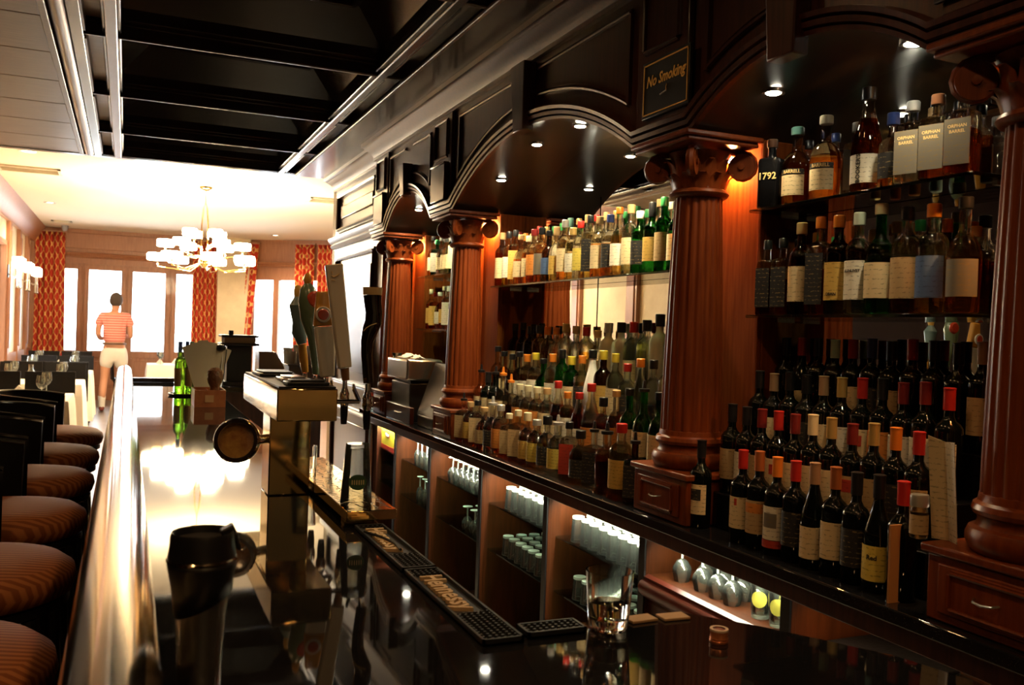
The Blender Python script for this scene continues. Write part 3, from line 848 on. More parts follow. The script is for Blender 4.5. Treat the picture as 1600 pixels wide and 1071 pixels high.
# ================================================================== BOTTLES
def profile(kind, r, h):
    """body rings (r, z, squareness), neck radius, cap (z0, z1, r), label zone (z0, z1)"""
    if kind == 'bordeaux':
        nr = r * 0.37
        b = [(0, 0), (r * .86, 0), (r, r * .12), (r, h * .60), (r * .97, h * .635), (r * .80, h * .675), (r * .52, h * .705), (nr, h * .745), (nr, h * .97), (nr * 1.1, h * .975), (nr * 1.1, h), (0, h)]
        return b, (h * .80, h + .0015, nr * 1.14), (h * .16, h * .50)
    if kind == 'burgundy':
        nr = r * 0.36
        b = [(0, 0), (r * .88, 0), (r, r * .12), (r, h * .46), (r * .94, h * .53), (r * .74, h * .61), (r * .50, h * .70), (nr * 1.06, h * .77), (nr, h * .80), (nr, h * .98), (nr, h), (0, h)]
        return b, (h * .80, h + .0015, nr * 1.16), (h * .10, h * .40)
    if kind == 'spirit':
        nr = r * 0.36
        b = [(0, 0), (r * .9, 0), (r, r * .1), (r, h * .60), (r * .96, h * .65), (r * .78, h * .70), (r * .5, h * .735), (nr, h * .77), (nr * 1.03, h * .9), (nr, h * .985), (0, h * .985)]
        return b, (h * .875, h, nr * 1.22), (h * .14, h * .52)
    if kind == 'round':
        nr = r * 0.34
        b = [(0, 0), (r * .82, 0), (r * .93, r * .12), (r, h * .30), (r, h * .44), (r * .95, h * .53), (r * .80, h * .61), (r * .56, h * .66), (nr * 1.1, h * .69), (nr, h * .73), (nr, h * .985), (0, h * .985)]
        return b, (h * .90, h, nr * 1.25), (h * .14, h * .46)
    if kind == 'squat':
        nr = r * 0.30
        b = [(0, 0), (r * .88, 0), (r, r * .1), (r, h * .50), (r * .95, h * .58), (r * .75, h * .64), (r * .45, h * .68), (nr, h * .72), (nr, h * .98), (0, h * .98)]
        return b, (h * .84, h, nr * 1.5), (h * .12, h * .46)
    if kind == 'square':
        nr = r * 0.36
        q = 1.0
        b = [(0, 0), (r * .9, 0, q), (r * .97, r * .1, q), (r * .97, h * .66, q), (r * .90, h * .71, q), (r * .6, h * .735, .5), (nr * 1.1, h * .75), (nr, h * .78), (nr, h * .985), (0, h * .985)]
        return b, (h * .88, h, nr * 1.28), (h * .10, h * .62)
    if kind == 'tall':
        nr = r * 0.36
        b = [(0, 0), (r * .9, 0), (r, r * .1), (r, h * .66), (r * .92, h * .72), (r * .65, h * .76), (nr * 1.1, h * .79), (nr, h * .82), (nr, h * .985), (0, h * .985)]
        return b, (h * .86, h, nr * 1.25), (h * .14, h * .5)
    if kind == 'cone':
        nr = r * 0.36
        b = [(0, 0), (r * .9, 0), (r, r * .1), (r, h * .40), (r * .90, h * .50), (r * .62, h * .66), (nr * 1.2, h * .76), (nr, h * .82), (nr, h * .985), (0, h * .985)]
        return b, (h * .88, h, nr * 1.25), (h * .08, h * .36)

def gl(name, c, rough=0.0):
    if 'glass_' + name in MATS: return MATS['glass_' + name]
    return through(mat('glass_' + name, c, max(rough, 0.05), trans=1.0, ior=1.45), 0.42)
LIQ = {
    'clear': (gl('clear', (0.93, 0.96, 0.92)), gl('clear', (0.93, 0.96, 0.92))),
    'frost': (mat('glass_frost', (0.80, 0.78, 0.60), 0.42, trans=0.35, ior=1.4), mat('glass_frost', (0.80, 0.78, 0.60), 0.42, trans=0.35, ior=1.4)),
    'amber': (gl('pale', (0.95, 0.90, 0.78)), gl('amber', (0.82, 0.30, 0.045))),
    'gold': (gl('pale', (0.95, 0.90, 0.78)), gl('gold', (0.90, 0.58, 0.14))),
    'deep': (gl('pale', (0.95, 0.90, 0.78)), gl('deep', (0.48, 0.11, 0.02))),
    'green': (gl('green', (0.04, 0.42, 0.09)), gl('greendeep', (0.03, 0.30, 0.05))),
    'brown': (gl('brown', (0.16, 0.05, 0.015)), gl('brown', (0.16, 0.05, 0.015))),
    'black': (BLACKG, BLACKG),
    'wine': (mat('wine_glass_dark', (0.003, 0.004, 0.003), 0.045), mat('wine_glass_dark', (0.003, 0.004, 0.003), 0.045)),
    'red': (gl('pale', (0.95, 0.90, 0.78)), gl('redliq', (0.70, 0.06, 0.02))),
    'milk': (mat('milk_white_glass', (0.86, 0.86, 0.82), 0.15), mat('milk_white_glass', (0.86, 0.86, 0.82), 0.15)),
    'vine': (gl('vine', (0.22, 0.42, 0.04)), gl('vine', (0.22, 0.42, 0.04))),
}
CW = {'clear': 'clear', 'frost': 'frosted', 'amber': 'amber', 'gold': 'golden', 'deep': 'dark amber', 'green': 'green glass', 'brown': 'brown glass', 'black': 'black', 'wine': 'dark wine', 'red': 'red liqueur', 'milk': 'white', 'vine': 'bright green wine'}
KW = {'bordeaux': '', 'burgundy': 'slope-shouldered ', 'spirit': '', 'round': 'round ', 'squat': 'squat ', 'square': 'square ', 'tall': 'tall ', 'cone': 'tapered '}
CAPC = {'red': (0.50, 0.025, 0.02), 'burgundy': (0.20, 0.02, 0.02), 'copper': (0.62, 0.20, 0.07), 'orange': (0.80, 0.24, 0.03), 'gold': (0.72, 0.50, 0.18), 'black': (0.012, 0.012, 0.014), 'cream': (0.78, 0.68, 0.45), 'cork': (0.58, 0.36, 0.16), 'silver': (0.62, 0.62, 0.62), 'blue': (0.04, 0.07, 0.25), 'white': (0.82, 0.80, 0.74), 'teal': (0.10, 0.22, 0.18), 'green': (0.04, 0.28, 0.08), 'brown': (0.12, 0.05, 0.025), 'yellow': (0.80, 0.62, 0.06), 'tan': (0.40, 0.24, 0.15)}
LABC = {'cream': (0.78, 0.62, 0.36), 'white': (0.82, 0.76, 0.62), 'tan': (0.52, 0.36, 0.18), 'black': (0.02, 0.02, 0.022), 'gold': (0.66, 0.42, 0.10), 'red': (0.50, 0.05, 0.03), 'yellow': (0.78, 0.62, 0.12), 'grey': (0.17, 0.15, 0.12), 'green': (0.10, 0.25, 0.10), 'orange': (0.70, 0.25, 0.05), 'blue': (0.08, 0.14, 0.30)}
def capm(c): return mat('cap_' + c, CAPC[c], 0.3 if c not in ('cork',) else 0.7, metal=0.5 if c in ('copper', 'gold', 'silver') else 0.0)
def labm(c):
    nm = 'label_' + c
    if nm in MATS: return MATS[nm]
    m = mat(nm, LABC[c], 0.55)
    nt = m.node_tree; b = nt.nodes['Principled BSDF']      # printed rows and a central motif
    tc = nt.nodes.new('ShaderNodeTexCoord'); sp = nt.nodes.new('ShaderNodeSeparateXYZ'); nt.links.new(tc.outputs['Object'], sp.inputs[0])
    n = nt.nodes.new('ShaderNodeTexNoise'); n.inputs['Scale'].default_value = 60
    mp = nt.nodes.new('ShaderNodeMapping'); mp.inputs['Scale'].default_value = (2.2, 2.2, 5.0)
    nt.links.new(tc.outputs['Object'], mp.inputs['Vector']); nt.links.new(mp.outputs['Vector'], n.inputs['Vector'])
    w = nt.nodes.new('ShaderNodeMath'); w.operation = 'MULTIPLY'; w.inputs[1].default_value = 2 * pi / 0.011; nt.links.new(sp.outputs['Z'], w.inputs[0])
    s_ = nt.nodes.new('ShaderNodeMath'); s_.operation = 'SINE'; nt.links.new(w.outputs[0], s_.inputs[0])
    a = nt.nodes.new('ShaderNodeMath'); a.operation = 'MULTIPLY_ADD'; a.inputs[1].default_value = 0.22
    nt.links.new(s_.outputs[0], a.inputs[0]); nt.links.new(n.outputs['Fac'], a.inputs[2])
    r = nt.nodes.new('ShaderNodeValToRGB'); e = r.color_ramp.elements
    c0 = LABC[c]; dk = tuple(x * 0.55 for x in c0) if sum(c0) > 0.5 else (0.22, 0.16, 0.07)
    e[0].position = 0.70; e[0].color = (*c0, 1); e[1].position = 0.80; e[1].color = (*dk, 1)
    nt.links.new(a.outputs[0], r.inputs['Fac']); nt.links.new(r.outputs['Color'], b.inputs['Base Color'])
    return m

CACHE = {}
def bottle_mesh(kind, r, h, liq, lvl):
    key = ('b', kind, round(r, 4), round(h, 3), liq, round(lvl, 2))
    if key in CACHE: return CACHE[key]
    b, cap, lab = profile(kind, r, h)
    rings = []; mf = []
    b = [tuple(p) if len(p) == 3 else (p[0], p[1], 0) for p in b]
    zl = h * lvl
    for i in range(len(b) - 1):
        rings.append(b[i])
        p, q = b[i], b[i + 1]
        if p[1] < zl < q[1] and p[0] > 0 and q[0] > 0:
            t = (zl - p[1]) / (q[1] - p[1])
            rings.append(tuple(p[k] + (q[k] - p[k]) * t for k in range(3))); mf += [1, 0]
        else:
            mf.append(1 if q[1] <= zl else 0)
    rings.append(b[-1])
    me = MB().lathe(rings, 24, mf=mf).mesh('glass_body', list(LIQ[liq]), ang=50)
    CACHE[key] = me
    return me
def cap_mesh(kind, r, h, col, style):
    key = ('c', kind, round(r, 4), round(h, 3), col, style)
    if key in CACHE: return CACHE[key]
    b, (z0, z1, cr), lab = profile(kind, r, h)
    if style == 'capsule': pr = [(0, z0), (cr, z0), (cr, z1 - cr * 0.3), (cr * 1.06, z1 - cr * 0.28), (cr * 1.06, z1 - 0.001), (cr * .85, z1), (0, z1)]
    elif style == 'pourer': pr = [(0, z1 - 0.006), (cr * 1.15, z1 - 0.006), (cr * 1.2, z1 + 0.004), (cr * .45, z1 + 0.006), (cr * .28, z1 + 0.03), (0, z1 + 0.032)]
    else: pr = [(0, z0), (cr, z0), (cr * 1.03, z0 + 0.002), (cr * 1.03, z1 - 0.002), (cr * .9, z1), (0, z1)]
    me = MB().lathe(pr, 14).mesh('cap', capm(col), ang=40)
    CACHE[key] = me
    return me
def label_mesh(kind, r, h, col, z0, z1, half):
    key = ('l', kind, round(r, 4), round(h, 3), col, round(z0, 3), round(z1, 3), half)
    if key in CACHE: return CACHE[key]
    m = MB(); rr = r + 0.0007
    if kind == 'square':
        w_ = r * 0.86
        m.box(-rr * 0.985 - 0.0008, -rr * 0.985 + 0.001, -w_, w_, z0, z1)
    else:
        N = 10; vs = []
        for i in range(N + 1):
            a = pi + (i / N * 2 - 1) * half
            for q in (rr, rr - 0.0009):
                for z in (z0, z1): vs.append((q * cos(a), q * sin(a), z))
        fs = []
        for i in range(N):
            a = 4 * i; b = a + 4
            fs += [(a, b, b + 1, a + 1), (a + 2, a + 3, b + 3, b + 2), (a, a + 2, b + 2, b), (a + 1, b + 1, b + 3, a + 3)]
        fs += [(0, 1, 3, 2), (4 * N, 4 * N + 2, 4 * N + 3, 4 * N + 1)]
        m.add(vs, fs)
    me = m.mesh('label', labm(col), ang=40)
    CACHE[key] = me
    return me

def bottle(x, y, z, kind='bordeaux', r=0.029, h=0.235, liq='wine', cap='red', lab='cream', where='', group='bottles', lvl=0.62, style=None, lz=None, half=1.1, turn=None, lab2=None, nm=None, desc=None):
    style = style or ('capsule' if kind in ('bordeaux', 'burgundy') else 'cap')
    name = nm or ('wine_bottle' if kind in ('bordeaux', 'burgundy') else 'liquor_bottle')
    capw = {'capsule': 'capsule', 'pourer': 'pourer', 'cap': 'cap'}[style]
    look = desc or ('%s%s bottle, %s %s%s' % (KW[kind], CW[liq], cap, capw, (', %s label' % lab) if lab else ''))
    lb = look + ', ' + where
    if len(re.findall(r"[A-Za-z0-9]+", lb)) > 16: lb = lb.replace(' bottle,', ',', 1)
    if len(re.findall(r"[A-Za-z0-9]+", lb)) > 16: lb = lb.replace(' label,', ',', 1)
    if len(re.findall(r"[A-Za-z0-9]+", lb)) > 16: print('LONG', lb)
    t = thing(name, (x, y, z + 0.0005), lb, 'bottle', group)
    # labels face the room, slightly turned towards the end of the bar
    t.rotation_euler.z = turn if turn is not None else (0.55 * atan2(y, x) + R.uniform(-0.18, 0.18))
    bl = link('glass_body', bottle_mesh(kind, r, h, liq, lvl), t)
    link('capsule' if style == 'capsule' else ('pourer' if style == 'pourer' else 'cap'), cap_mesh(kind, r, h, cap, style), t)
    if lab:
        z0, z1 = lz if lz else profile(kind, r, h)[2]
        link('label', label_mesh(kind, r, h, lab, z0, z1, half), t)
        if lab2:
            c2, a, b = lab2
            link('label', label_mesh(kind, r, h, c2, a, b, half), t)
    return t
def btext(t, txt, size, r, zc, m, bend=True, sx=1.0, up=False, flat_sq=False):
    """lettering on a bottle label, in the bottle's own frame"""
    me = textmesh(txt, size, 0.0003, 0, 1.0)
    for v in me.vertices:
        x, y = v.co.x * sx, v.co.y
        if up: x, y = -y, x
        if flat_sq:
            v.co = Vector((-r * 0.985 - 0.0012 - v.co.z, -x, zc + y))
        else:
            rr = r + 0.0012 + v.co.z; a = pi + x / rr
            v.co = Vector((rr * cos(a), rr * sin(a), zc + y))
    me.materials.clear(); me.materials.append(m)
    return link('lettering', me, t)

H = 0.235
# ---- wine rows of the near bay
rows = {
 'front': (1.440, 0.93, [
    (2.020, 'bordeaux', 'black', 'cream'), (1.842, 'bordeaux', 'red', 'cream'), (1.778, 'bordeaux', 'copper', 'tan'), (1.712, 'bordeaux', 'orange', 'white'), (1.648, 'bordeaux', 'red', 'black'),
    (1.585, 'burgundy', 'tan', 'cream'), (1.520, 'bordeaux', 'copper', 'cream'), (1.458, 'bordeaux', 'black', 'black'), (1.396, 'burgundy', 'black', 'yellow'), (1.333, 'bordeaux', 'red', None)]),
 'second': (1.522, 1.025, [
    (2.000, 'bordeaux', 'black', 'tan'), (1.938, 'bordeaux', 'black', 'white'), (1.876, 'bordeaux', 'burgundy', 'tan'), (1.812, 'bordeaux', 'red', 'cream'), (1.750, 'bordeaux', 'burgundy', 'cream'), (1.688, 'bordeaux', 'cream', 'cream'), (1.626, 'bordeaux', 'gold', 'cream'),
    (1.560, 'bordeaux', 'burgundy', 'tan'), (1.497, 'bordeaux', 'gold', 'tan'), (1.435, 'bordeaux', 'orange', 'black'), (1.374, 'bordeaux', 'red', 'tan'), (1.3425 - 0.0, 'x', '', '')]),
 'third': (1.602, 1.12, [
    (1.990, 'bordeaux', 'black', None), (1.930, 'bordeaux', 'tan', 'cream'), (1.868, 'bordeaux', 'black', None), (1.806, 'bordeaux', 'black', 'black'), (1.744, 'bordeaux', 'tan', 'cream'), (1.682, 'bordeaux', 'gold', 'white'), (1.616, 'bordeaux', 'red', 'cream'), (1.555, 'bordeaux', 'black', 'orange'),
    (1.494, 'bordeaux', 'burgundy', 'white'), (1.434, 'bordeaux', 'burgundy', 'white'), (1.372, 'bordeaux', 'red', 'white')]),
 'back': (1.685, 1.215, [
    (1.985, 'bordeaux', 'black', None), (1.922, 'burgundy', 'red', 'tan'), (1.860, 'bordeaux', 'black', None), (1.798, 'bordeaux', 'cream', None), (1.736, 'bordeaux', 'red', 'cream'), (1.674, 'bordeaux', 'blue', 'black'), (1.612, 'bordeaux', 'black', 'tan'),
    (1.550, 'bordeaux', 'red', None), (1.488, 'bordeaux', 'black', None), (1.424, 'bordeaux', 'black', None), (1.362, 'bordeaux', 'tan', 'tan')]),
}
wb = {}
for rn, (x, z, L) in rows.items():
    L = [q for q in L if q[1] != 'x']
    for i, (y, k, c, l) in enumerate(L):
        hh = H + R.uniform(-0.004, 0.006)
        w = ordl(i) + ' in the %s wine row' % rn
        t = bottle(x, y, z, k, 0.0292, hh, 'wine', c, l, w, 'wine bottles on the stepped riser', half=R.choice((1.0, 1.15, 1.25)))
        wb[(rn, i)] = (t, hh)
def onb(key, txt, size, zf, m=PRINT, **k):
    t, hh = wb[key]; btext(t, txt, size, 0.0292, hh * zf, m, **k)
REDP = mat('red_print', (0.45, 0.03, 0.02), 0.6)
def patch(key, col, z0, z1, half, m=None):
    t, hh = wb[key]
    me = label_mesh('bordeaux', 0.0297, hh, col, z0, z1, half)
    o = link('label_print', me, t); o['label'] = '%s printed patch' % col
patch(('front', 0), 'black', 0.075, 0.105, 0.5)
patch(('front', 3), 'red', 0.018, 0.036, 1.15); patch(('front', 3), 'grey', 0.066, 0.100, 0.6)
patch(('front', 2), 'orange', 0.088, 0.112, 1.1)
patch(('front', 1), 'red', 0.095, 0.112, 0.12)
onb(('front', 8), 'Red', 0.014, 0.30)
onb(('third', 9), 'CAV', 0.013, 0.40, mat('brown_print', (0.25, 0.14, 0.05), 0.6)); onb(('second', 10), 'ITA', 0.014, 0.32, REDP)
patch(('second', 7), 'red', 0.08, 0.108, 0.5); patch(('second', 3), 'red', 0.08, 0.105, 0.4); patch(('third', 6), 'red', 0.08, 0.105, 0.35)

# ---- near bay, upper shelf
S1 = 1.8005
g1 = 'bottles on the near upper shelf'
GOLDL = mat('gold_lettering', (0.85, 0.60, 0.25), 0.45)
w_ = 'on the near upper shelf'
t = bottle(1.61, 1.982, S1, 'square', 0.031, 0.19, 'black', 'brown', None, 'leftmost ' + w_, g1, lvl=1, desc='squared black bottle lettered 1792'); btext(t, '1792', 0.026, 0.031, 0.085, GOLDL, flat_sq=True)
for y, c in ((1.888, 'teal'), (1.783, 'cream')):
    t = bottle(1.615, y, S1, 'round', 0.039, 0.214 if c == 'cream' else 0.205, 'amber', c, 'cream', ('left' if c == 'teal' else 'right') + ' round one ' + w_, g1, lvl=0.52, half=0.85, lz=(0.022, 0.075), lab2=('black', 0.0755, 0.090), desc='round amber bottle, black band on label')
    btext(t, 'BARRELL', 0.012, 0.0395, 0.083, GOLDL)
t = bottle(1.622, 1.650, S1, 'cone', 0.037, 0.255, 'deep', 'black', 'white', 'tallest on the near upper shelf', g1, lvl=0.7, half=1.2, lz=(0.022, 0.09), desc='tall dark amber bottle, white written label')
btext(t, "BOOKER'S", 0.015, 0.0375, 0.056, PRINT, up=True)
bottle(1.66, 1.722, S1, 'square', 0.029, 0.19, 'clear', 'silver', 'grey', 'behind the tallest ' + w_, g1, lvl=0.4)
bottle(1.615, 1.565, S1, 'squat', 0.031, 0.175, 'amber', 'blue', 'black', 'right beside the tallest ' + w_, g1, lvl=0.4)
for i, y in enumerate((1.495, 1.428, 1.362)):
    t = bottle(1.60, y, S1, 'square', 0.0305, 0.184, 'clear' if i == 0 else 'deep', 'silver' if i == 0 else 'brown', 'grey', ORD[i] + ' square one on near upper shelf', g1, lvl=0.5, turn=0.32, desc='flat square bottle, grey label' + (', pale glass' if i == 0 else ', dark glass'))
    btext(t, 'ORPHAN', 0.0095, 0.0305, 0.098, GOLDL, flat_sq=True, sx=1.0); btext(t, 'BARREL', 0.0095, 0.0305, 0.087, GOLDL, flat_sq=True, sx=1.0)
for i, (y, k, lq, c) in enumerate(((1.94, 'spirit', 'amber', 'black'), (1.84, 'square', 'clear', 'blue'), (1.60, 'spirit', 'gold', 'black'), (1.53, 'spirit', 'amber', 'cork'), (1.46, 'spirit', 'deep', 'black'))):
    bottle(1.70, y, S1, k, 0.026, 0.19, lq, c, 'tan', ordl(i) + ' in near upper shelf back row', g1)
# ---- near bay, lower shelf
S2 = 1.5105
g2 = 'bottles on the near lower shelf'
L2 = [(1.988, 'square', 0.024, 0.205, 'deep', 'black', 'black'), (1.925, 'square', 0.025, 0.205, 'deep', 'black', 'black'), (1.855, 'spirit', 0.031, 0.240, 'brown', 'cork', 'cream'), (1.785, 'square', 0.028, 0.248, 'deep', 'orange', 'black'), (1.722, 'spirit', 0.031, 0.245, 'brown', 'orange', 'gold'),
      (1.655, 'spirit', 0.031, 0.245, 'clear', 'white', 'white'), (1.587, 'round', 0.0345, 0.258, 'green', 'cream', 'cream'), (1.510, 'spirit', 0.033, 0.242, 'deep', 'black', 'tan'), (1.438, 'spirit', 0.034, 0.240, 'gold', 'orange', 'blue'), (1.358, 'round', 0.0345, 0.245, 'amber', 'black', 'grey')]
for i, (y, k, r, h, lq, c, l) in enumerate(L2):
    t = bottle(1.612, y, S2, k, r, h, lq, c, l, ordl(i) + ' on the near lower shelf', g2, lvl=R.uniform(0.45, 0.66), half=1.05)
    if i == 5: btext(t, 'GLENLIVET', 0.0085, r + .0005, h * 0.42, PRINT)
    if i == 4: btext(t, 'OBAN', 0.010, r + .0005, h * 0.2, PRINT)
for i, y in enumerate((1.96, 1.89, 1.82, 1.75, 1.69, 1.62, 1.55, 1.475, 1.40)):
    bottle(1.695, y, S2, R.choice(('spirit', 'square', 'tall')), 0.026, R.uniform(0.19, 0.235), R.choice(('deep', 'amber', 'brown', 'gold')), R.choice(('black', 'cork', 'green', 'copper')), R.choice(('tan', 'black', 'cream')), ordl(i) + ' in near lower shelf back row', g2)

# ---- middle bay shelf
S3 = 1.6555
g3 = 'bottles on the long middle shelf'
front3 = [('spirit', 'amber', 'cork', 'cream'), ('spirit', 'gold', 'black', 'white'), ('square', 'amber', 'black', 'gold'), ('round', 'amber', 'cork', 'cream'), ('spirit', 'amber', 'cream', 'cream'), ('spirit', 'deep', 'burgundy', 'orange'), ('spirit', 'deep', 'black', 'grey'),
          ('round', 'brown', 'black', 'blue'), ('squat', 'gold', 'cork', 'gold'), ('spirit', 'amber', 'silver', 'cream'), ('tall', 'gold', 'gold', 'white'), ('spirit', 'clear', 'red', 'yellow'), ('square', 'gold', 'black', 'black'), ('spirit', 'amber', 'cork', 'cream'),
          ('spirit', 'amber', 'blue', 'black'), ('round', 'gold', 'orange', 'white'), ('spirit', 'clear', 'cork', 'cream'), ('spirit', 'green', 'white', 'black'), ('bordeaux', 'green', 'black', 'gold'), ('spirit', 'green', 'green', 'tan'), ('spirit', 'green', 'black', 'cream')]
for i, (k, lq, c, l) in enumerate(front3):
    y = 3.888 - i * 0.0722
    bottle(1.612 + R.uniform(-.004, .004), y + R.uniform(-.003, .003), S3, k, R.uniform(0.029, 0.033) * (0.86 if k == 'square' else 1), R.uniform(0.205, 0.248) if i > 2 else 0.25, lq, c, l, ordl(i) + ' on long shelf front', g3, lvl=R.uniform(0.4, 0.66), style='cap')
for i in range(20):
    y = 3.885 - i * 0.076
    lq = R.choice(('gold', 'amber', 'clear', 'gold', 'green')); c = R.choice(('cork', 'gold', 'red', 'teal', 'cream', 'orange', 'green')); l = R.choice(('cream', 'white', 'gold'))
    bottle(1.693, y, S3, R.choice(('spirit', 'tall', 'round')), 0.028, R.uniform(0.235, 0.27), lq, c, l, ordl(i) + ' on long shelf back', g3, style='cap', lvl=R.uniform(0.3, 0.6))
# ---- middle bay rows
pool_f = [('square', 'deep', 'black', 'tan'), ('spirit', 'deep', 'cork', 'gold'), ('square', 'amber', 'black', 'tan'), ('round', 'amber', 'cork', 'tan'), ('squat', 'clear', 'silver', 'black'), ('spirit', 'amber', 'silver', 'orange'), ('square', 'amber', 'cream', 'tan'), ('square', 'amber', 'cream', 'tan'), ('squat', 'deep', 'cream', 'gold'),
          ('spirit', 'gold', 'silver', 'yellow'), ('squat', 'clear', 'black', 'black'), ('spirit', 'clear', 'silver', 'yellow'), ('square', 'deep', 'black', 'red'), ('squat', 'gold', 'black', 'black'), ('square', 'clear', 'black', 'black'), ('spirit', 'deep', 'black', None), ('spirit', 'amber', 'red', 'gold'), ('square', 'brown', 'black', 'black'), ('square', 'amber', 'burgundy', 'tan'), ('square', 'clear', 'black', None), ('spirit', 'brown', 'black', 'tan')]
rowsB = [('front', 1.440, 0.93), ('second', 1.522, 1.025), ('third', 1.602, 1.12), ('back', 1.687, 1.215)]
for rn, x, z in rowsB:
    N = {'front': 18, 'second': 18, 'third': 19, 'back': 18}[rn]
    for i in range(N):
        y = 3.885 - i * (3.885 - 2.36) / (N - 1)
        if rn == 'front' and y > 3.94: continue
        if rn == 'front':
            k, lq, c, l = pool_f[i]; h = R.uniform(0.175, 0.215); r = R.uniform(0.034, 0.040)
            if i == 16: h = 0.235
        elif rn == 'second':
            k = R.choice(('spirit', 'round', 'square', 'spirit', 'cone', 'squat')); lq = R.choice(('amber', 'clear', 'gold', 'deep', 'clear', 'red')); c = R.choice(('cork', 'silver', 'black', 'red', 'orange', 'black')); l = R.choice(('white', 'cream', 'orange', None, 'red'))
            h = R.uniform(0.20, 0.245); r = R.uniform(0.031, 0.037)
            if i in (5, 6, 7): k, lq, c, l, h = 'spirit', 'amber', 'cream', 'orange', 0.20
            if i in (15, 16, 17): k, lq, c, l, h, r = 'round', 'green', 'black', 'cream', 0.245, 0.035
            if i in (0, 1, 2, 3): k, lq, c, l, h = 'bordeaux', R.choice(('wine', 'deep')), R.choice(('black', 'orange')), 'cream', 0.23
        elif rn == 'third':
            k = R.choice(('spirit', 'cone', 'tall', 'round')); lq = R.choice(('clear', 'green', 'amber', 'clear', 'brown', 'gold')); c = R.choice(('black', 'yellow', 'orange', 'black', 'teal', 'red')); l = R.choice(('white', 'cream', 'black', None))
            h = R.uniform(0.215, 0.26); r = R.uniform(0.030, 0.036)
            if i in (0, 1, 2, 3): lq, c = 'deep', 'black'
            if i == 9: lq, k = 'green', 'tall'
            if i == 11: lq, k, c, l, h, r = 'milk', 'cone', 'black', None, 0.265, 0.034
            if i == 12: lq, k, c, l, h = 'brown', 'spirit', 'yellow', 'gold', 0.265
        else:
            k = R.choice(('tall', 'spirit', 'tall')); lq = R.choice(('gold', 'amber', 'clear')); c = R.choice(('cork', 'orange', 'black', 'cork', 'red')); l = R.choice(('cream', 'tan', None))
            h = R.uniform(0.24, 0.275); r = 0.034
            if i >= 10: lq = R.choice(('frost', 'frost', 'clear')); c = R.choice(('black', 'black', 'red', 'blue', 'silver')); l = None if lq == 'frost' else l; h = R.uniform(0.27, 0.315); r = 0.038; k = 'tall'
            if i in (0, 1, 2): lq, c = 'brown', 'black'
        st = 'pourer' if (rn in ('front', 'second') and R.random() < 0.5 and c not in ('cream', 'cork', 'red')) else ('cap' if k != 'bordeaux' else 'capsule')
        r = min(r, 0.0385)
        bottle(x + R.uniform(-.001, .001), y + R.uniform(-.004, .004), z, k, min(r, 0.0385 if rn == 'front' else 0.0365) * (0.84 if k == 'square' else 1), h, lq, c, l, ordl(i) + ' in middle %s row' % rn, 'bottles in the rows of the middle bay', lvl=R.uniform(0.3, 0.68), style=st)
# ---- far bay
for z, nm, n_ in ((1.7505, 'upper', 9), (1.4455, 'lower', 8)):
    for i in range(n_):
        y = 4.98 - i * 0.078
        lq, c = (R.choice((('gold', 'cork'), ('gold', 'black'), ('green', 'green'), ('clear', 'white'))) if nm == 'upper' else R.choice((('amber', 'cream'), ('red', 'red'), ('amber', 'cork'), ('clear', 'white'))))
        bottle(1.625, y, z, R.choice(('spirit', 'square', 'round')), 0.030, R.uniform(0.20, 0.25), lq, c, R.choice(('cream', 'white', 'gold')), ordl(i) + ' on far bay %s shelf' % nm, 'bottles on the %s shelf of the far bay' % nm, style='cap')

# ================================================================== UNDER-COUNTER GLASSES
RIM_GLINT = thin_glass('heavy_glass_rim', (0.95, 0.98, 0.95), 0.42, 1.8)  # whitish diffuse share painting the highlight on rims, bases and feet
def tumbler_mesh(r, h, inverted=False, taper=0.82, base=0.010):
    o = [(0, 0), (r * taper, 0), (r * (taper + 0.02), base * .8), (r, h), (r * 0.93, h), (r * taper * 0.90, base), (0, base)]
    if inverted: o = [(a, h - b) for a, b in o]
    return MB().lathe(o, 16, mf=[1, 1, 0, 1, 0, 0]).mesh('tumbler', [THIN, RIM_GLINT], ang=50)
def wineglass_mesh(r, h, inverted=False):
    s = h * 0.42
    o = [(0, 0), (r * .85, 0.001), (r * .85, 0.003), (0.004, 0.008), (0.0035, s), (r * .55, s + h * .06), (r * .95, s + h * .22), (r, s + h * .34), (r * .80, h), (r * .77, h), (r * .95, s + h * .34), (r * .88, s + h * .22), (r * .45, s + h * .08), (0, s + h * .06)]
    if inverted: o = [(a, h - b) for a, b in o]
    return MB().lathe(o, 16, mf=[1, 1, 1, 1] + [0] * 9).mesh('wine_glass', [THIN, RIM_GLINT], ang=60)
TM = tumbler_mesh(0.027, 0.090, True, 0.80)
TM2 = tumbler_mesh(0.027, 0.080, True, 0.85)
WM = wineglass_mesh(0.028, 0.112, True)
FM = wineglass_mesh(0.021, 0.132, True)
def grid(me, name, y0, y1, z, n, xs, label, group, cat='glass'):
    for j, x in enumerate(xs):
        for i in range(n):
            y = y0 + (y1 - y0) * (i + 0.5) / n + R.uniform(-.004, .004)
            o = link(name, me, None, (x + R.uniform(-.003, .003), y, z + 0.0005))
            tag(o, label[0] + ', ' + ordl(n - 1 - i) + ' in ' + ROWN[j] + ' row, ' + label[1], cat, group)
X5 = (1.505, 1.565, 1.625, 1.685, 1.745)
grid(TM, 'tumbler', 2.30, 2.87, 0.70, 9, X5, ('upturned tumbler', 'upper cubby nearest the wine bay'), 'tumblers, second upper cubby from the near end')
grid(TM, 'tumbler', 2.97, 3.48, 0.70, 8, X5, ('upturned tumbler', 'upper cubby below middle bay'), 'tumblers, third upper cubby from the near end')
grid(TM2, 'tumbler', 2.97, 3.50, 0.50, 8, X5[:4], ('short glass', 'lower shelf below middle bay'), 'short glasses, lower middle cubby')
